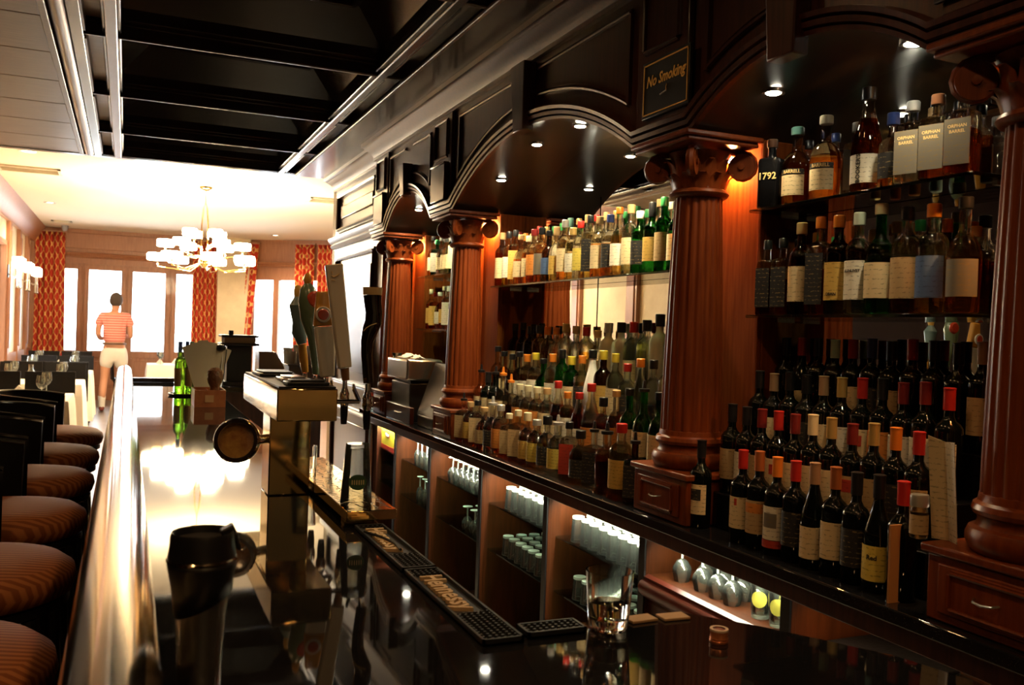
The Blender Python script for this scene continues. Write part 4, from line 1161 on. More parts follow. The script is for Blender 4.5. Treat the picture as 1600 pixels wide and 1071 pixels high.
grid(TM2, 'tumbler', 2.30, 2.85, 0.50, 8, X5[:3], ('short glass', 'lower shelf nearest wine bay'), 'short glasses, lower near cubby')
grid(WM, 'wine_glass', 3.63, 4.22, 0.70, 8, X5[:4], ('upturned wine glass', 'upper cubby left of tumblers'), 'upturned wine glasses, far middle cubby')
grid(WM, 'wine_glass', 3.63, 4.00, 0.50, 4, X5[:2], ('upturned wine glass', 'lower shelf left of short glasses'), 'upturned wine glasses, lower shelf')
grid(FM, 'flute_glass', 4.34, 4.80, 0.70, 6, X5[:3], ('upturned flute glass', 'upper cubby beside tea box'), 'upturned flutes')
grid(FM, 'flute_glass', 4.34, 4.75, 0.50, 5, X5[:2], ('upturned flute glass', 'lower shelf beside white mugs'), 'upturned flutes, lower shelf')
for i, (x, y) in enumerate([(1.50, 2.18), (1.50, 2.08), (1.50, 2.01), (1.56, 2.14), (1.56, 2.05), (1.62, 2.10), (1.62, 2.02), (1.56, 1.97), (1.50, 1.945), (1.62, 1.95), (1.56, 1.90), (1.68, 1.98), (1.68, 2.07), (1.62, 1.88)]):
    tag(link('wine_glass', WM, None, (x, y, 0.7355)), 'upturned wine glass on the wooden ledge, ' + ('%s from the column end' % ORD[i]), 'glass', 'upturned wine glasses on the wooden ledge')
YEL = mat('yellow_badge', (0.72, 0.66, 0.10), 0.5)
for i, (x, y) in enumerate([(1.50, 1.76), (1.50, 1.70), (1.56, 1.73), (1.56, 1.80), (1.50, 1.83)]):
    t = thing('pint_glass', (x, y, 0.7355), '%s of the pint glasses with yellow oval badge, near cubby' % ('front right one' if i == 1 else 'front middle one' if i == 0 else 'front left one' if i == 4 else 'back right one' if i == 2 else 'back left one'), 'glass', 'badged pint glasses')
    link('glass_body', tumbler_mesh(0.029, 0.125, False, 0.75), t)
    b = MB(); N = 8
    vs = [( -(0.0272) * cos(a2), 0.0272 * sin(a2), 0.05) for a2 in (0,)]
    ring = [(0.75 * sin(2 * pi * k / 16), 0.021 * cos(2 * pi * k / 16)) for k in range(16)]
    b.add([(-0.0278, 0, 0.052)] + [(-0.0278 * cos(a2), 0.0278 * sin(a2), 0.052 + zz) for a2, zz in ring], [(0, k + 1, (k + 1) % 16 + 1) for k in range(16)])
    o = link('badge', b.mesh('badge', YEL), t)
    t.rotation_euler.z = 0.75
    if i == 1: btext(t, 'OCHO', 0.012, 0.0275, 0.052, PRINT)
# tea box, mugs and milk jug in the far cubby
tb = thing('tea_box', (1.50, 5.30, 0.7005), 'yellow and red tea box in the far under-counter cubby', 'box')
YB = mat('yellow_card', (0.80, 0.68, 0.04), 0.5); RB = mat('red_card', (0.62, 0.04, 0.02), 0.5)
MB().box(1.478, 1.60, 5.16, 5.46, 0.7005, 0.825).obj('carton', YB, tb, bevel=0.002)
MB().box(1.4765, 1.4785, 5.16, 5.46, 0.7005, 0.725).obj('red_band', RB, tb)
lg = MB().add([(1.4770, 5.30 + 0.06 * cos(2 * pi * k / 20), 0.790 + 0.018 * sin(2 * pi * k / 20)) for k in range(20)], [tuple(range(20))]); lg.obj('logo', RB, tb)
put_text('lettering', 'Lipton', 0.030, mat('white_print', (0.85, 0.85, 0.8), 0.5), tb, (1.476, 5.30, 0.790), (0, -1, 0), (0, 0, 1))
def mug(x, y, z, label, rz=0.0):
    t = thing('mug', (x, y, z), label, 'mug', 'white mugs by the tea box')
    MB().lathe([(0, z), (0.026, z), (0.031, z + 0.01), (0.033, z + 0.075), (0.030, z + 0.075), (0.028, z + 0.012), (0, z + 0.008)], 24, (x, y, 0)).obj('cup', PORC, t)
    c = Vector((x - 0.026, y - 0.02, z + 0.04)); d = Vector((-0.75, -0.6, 0)).normalized()
    MB().tube([c + d * (0.026 * sin(a)) + Vector((0, 0, 0.022 * cos(a))) for a in [pi * k / 10 for k in range(11)]], 0.0045, 8).obj('handle', PORC, t)
mug(1.487, 5.055, 0.7005, 'white mug beside the yellow tea box')
mug(1.500, 5.06, 0.5005, 'white mug on the shelf below the tea box')
t = thing('plastic_tub', (1.55, 5.33, 0.5005), 'pale green plastic tub on the shelf below the tea box', 'tub')
MB().box(1.49, 1.64, 5.18, 5.46, 0.5005, 0.60).obj('tub', gl('palegreen', (0.6, 0.8, 0.6), 0.1), t, bevel=0.006)
MB().box(1.485, 1.645, 5.175, 5.465, 0.60, 0.612).obj('lid', gl('palegreen', (0.6, 0.8, 0.6), 0.1), t, bevel=0.003)
# check presenters and sugar packets on the wooden ledge
for i, (z, dx, dy, rz) in enumerate(((0.7355, 0, 0, 0.10), (0.7500, 0.006, -0.012, 0.02))):
    t = thing('check_presenter', (1.545 + dx, 1.47 + dy, z), ('lower' if i == 0 else 'upper') + ' black leather check presenter on the wooden ledge', 'folder', 'check presenters')
    t.rotation_euler.z = rz
    for j, zz in enumerate((0.0, 0.0065)):
        me = MB().box(-0.075, 0.075, -0.12, 0.12, zz, zz + 0.0055).mesh('cover', LEATHER)
        link('cover', me, t, bevel=0.002)
    link('slip', MB().box(-0.066, 0.064, -0.110, 0.112, 0.0055, 0.0065).mesh('slip', PAPER), t)
t = thing('check_presenter', (1.56, 1.21, 0.7355), 'black leather check presenter lying alone nearest the camera', 'folder', 'check presenters')
for j, zz in enumerate((0.0, 0.0065)):
    link('cover', MB().box(-0.08, 0.08, -0.13, 0.13, zz, zz + 0.0055).mesh('cover', LEATHER), t, bevel=0.002)
for i, (c, l) in enumerate((((0.82, 0.80, 0.72), 'white sugar packet beside the check presenters'), ((0.80, 0.18, 0.16), 'pink sweetener packet on top of the white one'))):
    t = thing('sugar_packet', (1.485 + i * .004, 1.622 - i * .006, 0.7355 + i * 0.005), l, 'packet', 'sweetener packets', rz=0.5 - i * .4)
    o = link('sachet', MB().box(-0.022, 0.022, -0.016, 0.016, 0, 0.0045).mesh('sachet', mat('packet%d' % i, c, 0.6)), t, bevel=0.0015)

# ================================================================== THE BAR
bt = 1.02
outer = [(-0.03, -0.6), (1.02, -0.6), (1.02, 0.70), (0.97, 0.90), (0.87, 1.06), (0.79, 1.156), (0.512, 1.156), (0.512, 6.15), (1.30, 6.15), (1.30, 6.62), (-0.03, 6.62)]
tag(MB().prism(outer, bt - 0.035, bt).obj('granite_counter', GRANITE, bevel=0.004), 'long polished black granite bar top running to the dining room', 'counter')
bc = thing('bar_cabinet', (0.2, 3.0, 0), 'dark wooden bar base under the granite top', 'bar')
MB().box(0.02, 0.46, -0.55, 6.57, 0.10, bt - 0.036).box(0.46, 1.25, 6.2, 6.57, 0.10, bt - 0.036).box(0.46, 0.90, -0.55, 1.05, 0.10, bt - 0.036).obj('body', WOOD, bc)
MB().box(0.05, 0.44, -0.5, 6.5, 0.0, 0.10).box(0.44, 1.2, 6.25, 6.5, 0, 0.10).box(0.44, 0.85, -0.5, 1.0, 0, 0.10).obj('toe_kick', DARK, bc)
for i in range(8):
    frame = MB(); y0 = -0.45 + i * 0.88
    MB().box(0.008, 0.02, y0 + 0.06, y0 + 0.80, 0.22, 0.90).obj('front_panel', WOOD, bc, bevel=0.008)
t = thing('foot_rail', (-0.09, 3.0, 0.0), 'brass foot rail along the foot of the bar', 'rail')
MB().tube([(-0.10, -0.5, 0.17), (-0.10, 6.5, 0.17)], 0.02, 12).obj('tube', BRASS, t)
for i in range(8): MB().tube([(-0.10, -0.3 + i * 0.95, 0.17), (-0.10, -0.3 + i * 0.95, 0.0)], 0.012, 8).obj('post', BRASS, t)
t = thing('bar_rail', (-0.005, 3.3, bt), 'thick polished metal arm rail along the front edge of bar', 'rail')
rp = []
MB().lathe([(0, -0.9), (0.047, -0.9), (0.047, 6.66), (0.042, 6.70), (0.03, 6.72), (0, 6.725)], 40, (-0.005, 0, 1.083), ax=(0, 1, 0)).obj('tube', BRASSW, t)
for i in range(7): MB().lathe([(0, bt), (0.022, bt), (0.022, bt + 0.006), (0.013, bt + 0.012), (0.013, bt + 0.03), (0, bt + 0.03)], 16, (-0.005, -0.3 + i * 1.1, 0)).obj('bracket', BRASS, t)
# raised dark ledge at the far end of the bar
tag(MB().box(0.045, 0.31, 6.56, 6.61, bt + 0.0005, bt + 0.03).obj('ledge_strip', WOOD, bevel=0.004), 'dark raised strip across the far end of the bar top', 'trim')

# rubber bar mats with raised lettering
RUB = mat('black_rubber', (0.010, 0.010, 0.010), 0.45)
LET = mat('cream_rubber', (0.62, 0.42, 0.22), 0.6)
def barmat(x0, x1, y0, y1, label, txt=None, pos=None, along='y'):
    t = thing('bar_mat', ((x0 + x1) / 2, (y0 + y1) / 2, bt + 0.0005), label, 'mat', 'rubber bar mats')
    z = bt + 0.0005
    MB().box(x0, x1, y0, y1, z, z + 0.003).obj('base', RUB, t)
    m = MB()
    m.box(x0, x0 + 0.004, y0, y1, z, z + 0.009).box(x1 - 0.004, x1, y0, y1, z, z + 0.009).box(x0, x1, y0, y0 + 0.004, z, z + 0.009).box(x0, x1, y1 - 0.004, y1, z, z + 0.009)
    m.obj('rim', RUB, t)
    m = MB(); st = 0.0095
    nx = int((x1 - x0 - 0.012) / st); ny = int((y1 - y0 - 0.012) / st)
    for i in range(nx + 1):
        for j in range(ny + 1):
            x = x0 + 0.007 + i * st; y = y0 + 0.007 + j * st
            if txt and pos[0] < y < pos[1]: continue
            m.add([(x - .0028, y - .0028, z + .003), (x + .0028, y - .0028, z + .003), (x + .0028, y + .0028, z + .003), (x - .0028, y + .0028, z + .003), (x - .002, y - .002, z + .008), (x + .002, y - .002, z + .008), (x + .002, y + .002, z + .008), (x - .002, y + .002, z + .008)],
                  [(4, 5, 6, 7), (0, 1, 5, 4), (1, 2, 6, 5), (2, 3, 7, 6), (3, 0, 4, 7)])
    o = m.obj('studs', RUB, t); o['kind'] = 'stuff'
    if txt:
        put_text('lettering', txt, 0.052, LET, t, ((x0 + x1) / 2 - 0.001, (pos[0] + pos[1]) / 2, z + 0.006), (0, -1, 0), (1, 0, 0), 0.003, sx=pos[2])
    return t
barmat(0.446, 0.506, 1.100, 1.47, 'black bar mat with cream raised lettering nearest the corner', 'Hennessy', (1.225, 1.435, 0.92))
barmat(0.446, 0.506, 1.48, 1.83, 'black bar mat with cream raised lettering beside the drip tray', 'Hennessy', (1.585, 1.815, 0.92))
b_ = bpy.data.objects['bar_mat.001']
MB().tube([(0.449, 1.76, bt + 0.0105), (0.470, 1.70, bt + 0.011), (0.480, 1.65, bt + 0.011), (0.478, 1.60, bt + 0.0105)], 0.0028, 6).obj('swoosh', RUB, b_)
barmat(0.516, 0.606, 1.108, 1.150, 'short studded bar mat along the inner edge of the near bar')
for i, (x, y, rz) in enumerate(((0.710, 1.134, 0.06), (0.763, 1.128, -0.05))):
    t = tag(link('coaster', MB().box(-0.026, 0.026, -0.016, 0.016, 0, 0.004).mesh('coaster', mat('card_board', (0.52, 0.32, 0.16), 0.7)), None, (x, y, bt + 0.0005), 0.001), ('left' if i == 0 else 'right') + ' tan card coaster beside the short tumbler', 'coaster', 'tan coasters')
    t.scale = (0.85, 0.85, 1)
    t.rotation_euler.z = rz
# speed rail behind the bar
t = thing('speed_rail', (0.57, 2.6, 0.80), 'steel speed rail hung behind the bar', 'rail')
MB().box(0.461, 0.635, 1.2, 5.8, 0.80, 0.81).box(0.461, 0.467, 1.2, 5.8, 0.80, 0.93).box(0.629, 0.635, 1.2, 5.8, 0.80, 0.90).obj('trough', mat('dull_steel', (0.10, 0.09, 0.08), 0.35, metal=1.0), t)
MB().tube([(0.632, 1.2, 0.905), (0.632, 5.8, 0.905)], 0.006, 8).obj('rim', mat('dull_steel', (0, 0, 0)), t)
# drip tray with cut pattern
t = thing('drip_tray', (0.475, 2.24, bt), 'brass drip tray with patterned top beside the beer tower', 'tray')
MB().box(0.433, 0.542, 1.85, 2.64, bt + 0.012, bt + 0.034).obj('pan', BRASS, t, bevel=0.002)
MB().box(0.44, 0.50, 1.90, 1.93, bt + 0.0005, bt + 0.012).box(0.44, 0.50, 2.55, 2.58, bt + 0.0005, bt + 0.012).obj('foot', BRASS, t)
sl = MB()
for i in range(34):
    for j in range(4):
        x = 0.447 + j * 0.027 + R.uniform(-.004, .004); y = 1.872 + i * 0.0225 + R.uniform(-.003, .003); a = R.uniform(0, pi)
        d = Vector((cos(a), sin(a), 0)) * 0.009; e = Vector((-sin(a), cos(a), 0)) * 0.0016
        c = Vector((x, y, bt + 0.0344))
        sl.add([c - d - e, c + d - e, c + d + e, c - d + e], [(0, 1, 2, 3)])
o = sl.obj('slots', DARK, t); o['kind'] = 'stuff'

# ------------------------------------------------------------------ beer tower
t = thing('beer_tower', (0.38, 2.30, bt), 'polished brass T-shaped beer tower on the granite bar', 'tap')
MB().box(0.328, 0.428, 2.24, 2.36, bt + 0.0005, 1.217).obj('column', BRASS, t, bevel=0.003)
hd = MB().box(0.322, 0.462, 2.10, 2.74, 1.217, 1.293).obj('head', BRASS, t, bevel=0.003)
MB().box(0.326, 0.458, 2.105, 2.735, 1.2935, 1.298).obj('cover_plate', DARK, hd)
# round medallion
m_ = Vector((0.252, 2.24, 1.158)); ax = Vector((-0.28, -1.0, 0.12)).normalized()
MB().lathe([(0.040, -0.016), (0.052, -0.016), (0.054, -0.010), (0.054, 0.012), (0.050, 0.018), (0.042, 0.018), (0.040, 0.010), (0.040, -0.016)], 36, m_, ax=ax).obj('medallion_ring', CHROME, t)
MB().lathe([(0, 0.000), (0.0405, 0.000), (0.0405, 0.004), (0, 0.006)], 30, m_, ax=ax).obj('medallion_face', mat('medallion_print', (0.62, 0.36, 0.10), 0.12, c2=(0.28, 0.10, 0.05), vscale=26, coat=0.8), t)
MB().tube([m_ + Vector((0.04, 0, 0)), Vector((0.335, 2.27, 1.158))], 0.012, 12).obj('medallion_arm', CHROME, t)

def faucet(x, y, label):
    q = thing('faucet', (x, y, 1.255), label, 'tap', 'beer faucets')
    MB().tube([(0.4625, y, 1.255), (x - 0.02, y, 1.255)], 0.006, 12).obj('shank', CHROME, q)
    MB().lathe([(0, -0.022), (0.010, -0.022), (0.013, -0.012), (0.013, 0.010), (0.009, 0.018), (0.0065, 0.030), (0.0065, 0.045), (0, 0.045)], 16, (x, y, 1.255)).obj('valve', CHROME, q)
    MB().lathe([(0, -0.07), (0.0075, -0.07), (0.010, -0.045), (0.010, -0.022), (0, -0.022)], 14, (x, y, 1.255)).obj('spout', BLACKG, q)
    MB().tube([(x - 0.02, y, 1.255), (x - 0.034, y, 1.285), (x - 0.036, y, 1.30)], [0.006, 0.005, 0.003], 8).obj('lever', CHROME, q)
    return q
FA = [(0.558, 2.20, 'nearest faucet, carrying the stout glass handle'), (0.530, 2.33, 'second faucet, carrying the white handle'), (0.505, 2.45, 'third faucet, carrying the cream bottle handle'), (0.500, 2.57, 'fourth faucet, carrying the green handle'), (0.490, 2.68, 'farthest faucet, carrying the blue handle')]
for f in FA: faucet(*f)
STOUT = mat('stout_black', (0.010, 0.007, 0.006), 0.10, coat=0.8); HEAD = mat('stout_head', (0.62, 0.44, 0.20), 0.35)
IV = mat('ivory_handle', (0.74, 0.66, 0.52), 0.16, coat=0.6); AMB = mat('amber_resin', (0.62, 0.30, 0.05), 0.15, coat=0.6)
GRN = mat('green_handle', (0.14, 0.20, 0.12), 0.25, coat=0.4); BLU = mat('blue_handle', (0.20, 0.30, 0.32), 0.25, coat=0.4); REDE = mat('red_enamel', (0.55, 0.07, 0.03), 0.25, coat=0.4)
# stout glass handle (curved pint)
q = thing('tap_handle', (0.558, 2.20, 1.30), 'black curved tap handle topped like a stout glass', 'tap handle', 'tap handles')
pts = [(0.560, 2.20, 1.302), (0.557, 2.20, 1.33), (0.553, 2.20, 1.37), (0.553, 2.20, 1.405), (0.560, 2.20, 1.435), (0.568, 2.20, 1.455), (0.568, 2.20, 1.48), (0.564, 2.20, 1.505), (0.563, 2.20, 1.522)]
MB().tube(pts, [0.013, 0.0135, 0.014, 0.016, 0.020, 0.022, 0.0215, 0.022, 0.0235], 20).obj('grip', STOUT, q)
MB().tube([(0.563, 2.20, 1.5225), (0.563, 2.20, 1.541)], [0.0236, 0.0245], 20).obj('foam_head', HEAD, q)
MB().tube([(0.540, 2.185, 1.432), (0.545, 2.178, 1.440), (0.556, 2.176, 1.447), (0.570, 2.177, 1.452)], 0.0012, 6).obj('gold_line', GOLDL, q)
# white tapered handle
q = thing('tap_handle', (0.528, 2.33, 1.30), 'tall white tapered tap handle with brown foot', 'tap handle', 'tap handles')
MB().tube([(0.532, 2.33, 1.300), (0.528, 2.33, 1.332)], [0.010, 0.012], 14).obj('foot', mat('brown_foot', (0.20, 0.09, 0.03), 0.4), q)
def blade(mb, p0, p1, w0, w1, d, seg=4, m=0):
    p0 = Vector(p0); p1 = Vector(p1); ax = (p1 - p0).normalized(); sx = Vector((1, 0, 0)); sx = (sx - ax * sx.dot(ax)).normalized(); sy = ax.cross(sx)
    vs = []
    for p, w in ((p0, w0), (p1, w1)):
        for k in range(12):
            a = 2 * pi * (k + .5) / 12; e = (abs(cos(a)) ** 5 + abs(sin(a)) ** 5) ** -0.2
            vs.append(p + sx * cos(a) * e * w + sy * sin(a) * e * d)
    return mb.add(vs, [tuple(range(12))[::-1], tuple(range(12, 24))] + [(i, (i + 1) % 12, 12 + (i + 1) % 12, 12 + i) for i in range(12)], m)
blade(MB(), (0.528, 2.33, 1.333), (0.491, 2.33, 1.602), 0.0185, 0.0235, 0.014).obj('grip', IV, q, bevel=0.003)
MB().tube([(0.482, 2.3135, 1.572), (0.488, 2.3135, 1.568), (0.497, 2.3135, 1.572), (0.503, 2.3135, 1.578)], 0.0013, 6).tube([(0.483, 2.3135, 1.583), (0.484, 2.3135, 1.577)], 0.0015, 6).tube([(0.483, 2.3135, 1.560), (0.492, 2.3135, 1.559)], 0.0012, 6).obj('emblem', GOLDL, q)
# cream bottle shaped handle with red oval
q = thing('tap_handle', (0.505, 2.45, 1.30), 'cream and amber bottle shaped tap handle with red oval badge', 'tap handle', 'tap handles')
blade(MB(), (0.508, 2.45, 1.302), (0.497, 2.45, 1.44), 0.020, 0.030, 0.013).obj('grip', IV, q, bevel=0.004)
blade(MB(), (0.497, 2.45, 1.441), (0.489, 2.45, 1.535), 0.032, 0.018, 0.013).obj('shoulder', AMB, q, bevel=0.004)
MB().lathe([(0, -0.004), (0.020, -0.004), (0.022, 0.0), (0.020, 0.003), (0, 0.004)], 24, (0.488, 2.432, 1.472), ax=(0, -1, 0)).obj('badge_rim', IV, q)
MB().lathe([(0, 0.004), (0.015, 0.004), (0.013, 0.006), (0, 0.007)], 20, (0.488, 2.432, 1.472), ax=(0, -1, 0)).obj('badge', REDE, q)
q = thing('tap_handle', (0.500, 2.57, 1.30), 'dark green sculpted tap handle with round orange shield', 'tap handle', 'tap handles')
MB().tube([(0.500, 2.57, 1.302), (0.494, 2.57, 1.36), (0.487, 2.57, 1.41), (0.476, 2.57, 1.46), (0.474, 2.57, 1.51), (0.470, 2.57, 1.545), (0.468, 2.57, 1.56)], [0.009, 0.012, 0.015, 0.024, 0.030, 0.022, 0.010], 16).obj('grip', GRN, q)
MB().lathe([(0, -0.006), (0.022, -0.006), (0.024, 0.0), (0.018, 0.006), (0, 0.008)], 24, (0.487, 2.545, 1.515), ax=(0, -1, 0)).obj('shield', REDE, q)
MB().lathe([(0, 1.558), (0.008, 1.558), (0.012, 1.570), (0.008, 1.585), (0, 1.592)], 12, (0.468, 2.57, 0)).obj('finial', mat('orange_finial', (0.7, 0.33, 0.05), 0.2), q)
q = thing('tap_handle', (0.486, 2.68, 1.30), 'blue and orange figure shaped tap handle, farthest of the row', 'tap handle', 'tap handles')
MB().tube([(0.490, 2.68, 1.302), (0.484, 2.68, 1.34), (0.478, 2.68, 1.385)], [0.010, 0.013, 0.012], 14).obj('stem', AMB, q)
MB().tube([(0.478, 2.68, 1.386), (0.470, 2.68, 1.42), (0.466, 2.68, 1.45), (0.463, 2.68, 1.50), (0.462, 2.68, 1.525)], [0.013, 0.024, 0.018, 0.026, 0.010], 16).obj('grip', BLU, q)
MB().lathe([(0, 1.524), (0.010, 1.524), (0.013, 1.54), (0.009, 1.556), (0, 1.56)], 12, (0.462, 2.68, 0)).obj('finial', GOLDP, q)
# flat black things lying on the tower head
for i, (x, y, w, l, nm, m) in enumerate(((0.40, 2.17, 0.10, 0.07, 'black comment folder lying on the tower near end', BLACKP), (0.395, 2.33, 0.07, 0.11, 'pale bottle opener tray on the tower middle', STEEL), (0.385, 2.58, 0.10, 0.16, 'black tray lying on the far end of tower', BLACKP))):
    mb = MB().box(x - w / 2, x + w / 2, y - l / 2, y + l / 2, 1.2985, 1.306).box(x - w / 2 + .01, x + w / 2 - .01, y - l / 2 + .01, y + l / 2 - .01, 1.306, 1.311)
    tag(mb.obj('small_tray', m, bevel=0.002), nm, 'tray')

# glasses on the bar
def glass_obj(name, x, y, z, prof, label, cat='glass'):
    o = MB().lathe(prof, 48, (0, 0, 0)).mesh(name, GLASS, ang=50)
    return tag(link(name, o, None, (x, y, z)), label, cat)
t = thing('pint_glass', (0.470, 1.925, bt + 0.0346), 'upturned pint glass standing on the brass drip tray', 'glass')
t.rotation_euler.z = -0.3
h = 0.132
link('glass_body', MB().lathe([(0.033, 0), (0.0345, 0.004), (0.025, h), (0, h), (0, h - 0.009), (0.0225, h - 0.012), (0.031, 0.0)], 32).mesh('glass_body', THIN, ang=50), t)
gb = MB(); gv = [(-0.0325 * sin(0.5) , -0.0325 * cos(0.5), 0.055)]
def gpt(a_, z_): return (0.0325 * sin(a_), -0.0325 * cos(a_), z_)
gb.add([gpt(0.15, 0.052)] + [gpt(0.15 + 0.62 * cos(2 * pi * k / 18), 0.052 + 0.017 * sin(2 * pi * k / 18)) for k in range(18)], [(0, k + 1, (k + 1) % 18 + 1) for k in range(18)])
link('green_oval', gb.mesh('green_oval', mat('green_print', (0.03, 0.08, 0.035), 0.5)), t)
gs = MB()
for k in range(6):
    a_ = -0.25 + k * 0.15
    gs.add([gpt(a_, 0.047), gpt(a_ + 0.07, 0.047), gpt(a_ + 0.07, 0.057), gpt(a_, 0.057)], [(0, 1, 2, 3)])
    gs.v[-4:] = [(x * 1.02, y * 1.02, z) for x, y, z in gs.v[-4:]]
link('pale_print', gs.mesh('pale_print', mat('pale_gold_print', (0.6, 0.5, 0.25), 0.5)), t)
glass_obj('shot_glass', 0.455, 2.37, bt + 0.0346, [(0, 0), (0.014, 0), (0.017, 0.07), (0.0155, 0.07), (0.0125, 0.010), (0, 0.010)], 'slim tall glass on the tray behind the tower column')
t = thing('rocks_glass', (0.646, 1.118, bt + 0.0005), 'short clear tumbler with a little drink near the bar corner', 'glass')
link('glass_body', MB().lathe([(0, 0), (0.026, 0), (0.029, 0.004), (0.0345, 0.083), (0.0325, 0.083), (0.0275, 0.016), (0, 0.014)], 48).mesh('glass_body', GLASS, ang=50), t)
link('drink', MB().lathe([(0, 0.0145), (0.0272, 0.0165), (0.0292, 0.040), (0, 0.040)], 48).mesh('drink', mat('water', (0.96, 0.90, 0.74), 0, trans=1, ior=1.33)), t)
t = thing('loose_stopper', (0.765, 1.018, bt + 0.0005), 'copper screw cap lying on the granite right of tumbler', 'bottle cap')
CPR = mat('cap_copper', (0.62, 0.20, 0.07), 0.3, metal=0.6)
link('skirt', MB().lathe([(0, 0), (0.0125, 0), (0.013, 0.003), (0.012, 0.004), (0.013, 0.006), (0.012, 0.008), (0.0125, 0.016), (0, 0.016)], 28).mesh('skirt', CPR), t)
link('rim', MB().lathe([(0.009, 0.0162), (0.0128, 0.0162), (0.0128, 0.019), (0.009, 0.019)], 28).mesh('rim', mat('pale_cap_rim', (0.75, 0.55, 0.40), 0.4)), t)
link('liner', MB().lathe([(0, 0.0162), (0.0088, 0.0162), (0.0088, 0.0172), (0, 0.0172)], 20).mesh('liner', mat('cap_liner', (0.25, 0.06, 0.03), 0.4)), t)

# ------------------------------------------------------------------ travel mug
mx, my = 0.083, 1.035
t = thing('travel_mug', (mx, my, bt + 0.0005), 'steel travel mug with black grip and flip lid beside the rail', 'mug')
link('body', MB().lathe([(0, 0), (0.022, 0), (0.0235, 0.003), (0.0235, 0.05), (0.0265, 0.10), (0.031, 0.135), (0.0345, 0.155), (0, 0.155)], 48).mesh('body', STEEL), t)
# grip sleeve with a slanted lower edge
vs = []; fs = []; N = 40
for i in range(N):
    a = 2 * pi * i / N
    zb = 0.112 + 0.014 * cos(a - 0.2)
    for r_, z in ((0.0285 + (zb - 0.10) * 0.18, zb), (0.0325 + (zb - .112) * .1, (zb + 0.155) / 2), (0.0362, 0.152), (0.0368, 0.158)):
        vs.append((r_ * cos(a), r_ * sin(a), z))
for i in range(N):
    j = (i + 1) % N
    for k in range(3): fs.append((4 * i + k, 4 * j + k, 4 * j + k + 1, 4 * i + k + 1))
o = link('grip_sleeve', MB().add(vs, fs).mesh('grip_sleeve', BLACKP), t); so = o.modifiers.new('s', 'SOLIDIFY'); so.thickness = 0.003; so.offset = -1
link('trim_ring', MB().lathe([(0.034, 0.1585), (0.0375, 0.1585), (0.0378, 0.1605), (0.0368, 0.162), (0.034, 0.162)], 48).mesh('trim_ring', BRASSW), t)
lid = link('lid', MB().lathe([(0, 0.1622), (0.0362, 0.1622), (0.0345, 0.175), (0.0340, 0.186), (0.0325, 0.190), (0.0305, 0.189), (0.029, 0.182), (0, 0.180)], 48).mesh('lid', BLACKP), t)
link('flip_tab', MB().obox((0.027, 0.004, 0.188), (1, 0, 0.5), (0, 1, 0), (-0.5, 0, 1), 0.016, 0.016, 0.010).obox((0.037, 0.004, 0.176), (0.25, 0, -1), (0, 1, 0), (1, 0, 0.25), 0.020, 0.012, 0.005).mesh('flip_tab', BLACKP), lid, bevel=0.002)
link('hinge_wire', MB().tube([(0.038, 0.004, 0.168), (0.043, 0.004, 0.165), (0.046, 0.004, 0.168)], 0.0015, 6).mesh('hinge_wire', STEEL), lid)

# ------------------------------------------------------------------ far part of the bar: caddy, bottles, service station
t = thing('wooden_caddy', (0.388, 4.72, bt), 'reddish wooden caddy box on the bar', 'box')
CW_ = mat('caddy_wood', (0.34, 0.10, 0.035), 0.4, c2=(0.44, 0.15, 0.05), vscale=20)
z0 = bt + 0.0005
MB().box(0.315, 0.462, 4.65, 4.658, z0, z0 + 0.085).obj('front', CW_, t); MB().box(0.315, 0.462, 4.88, 4.888, z0, z0 + 0.085).obj('rear', CW_, t)
MB().box(0.315, 0.323, 4.658, 4.88, z0, z0 + 0.085).obj('side', CW_, t); MB().box(0.454, 0.462, 4.658, 4.88, z0, z0 + 0.085).obj('side', CW_, t)
MB().box(0.323, 0.454, 4.658, 4.88, z0, z0 + 0.006).box(0.385, 0.391, 4.658, 4.88, z0 + 0.006, z0 + 0.075).obj('floor_board', CW_, t)
MB().box(0.365, 0.405, 4.648, 4.65, z0 + 0.025, z0 + 0.06).obj('paper_tag', mat('tan_tag', (0.55, 0.30, 0.13), 0.6), t)
t = thing('horse_hair_brush', (0.405, 4.78, z0 + 0.006), 'dark brown carved ornament standing in the wooden caddy', 'ornament')
BRN = mat('carved_brown', (0.10, 0.045, 0.02), 0.35, c2=(0.20, 0.09, 0.04), vscale=30, bump=0.5, bscale=90)
MB().lathe([(0, z0 + .007), (0.028, z0 + .007), (0.026, z0 + 0.06), (0.022, z0 + 0.09), (0.034, z0 + 0.115), (0.041, z0 + 0.145), (0.036, z0 + 0.175), (0.02, z0 + 0.19), (0, z0 + 0.193)], 20, (0.420, 4.78, 0)).obj('carving', BRN, t)
t.name = 'carved_ornament'
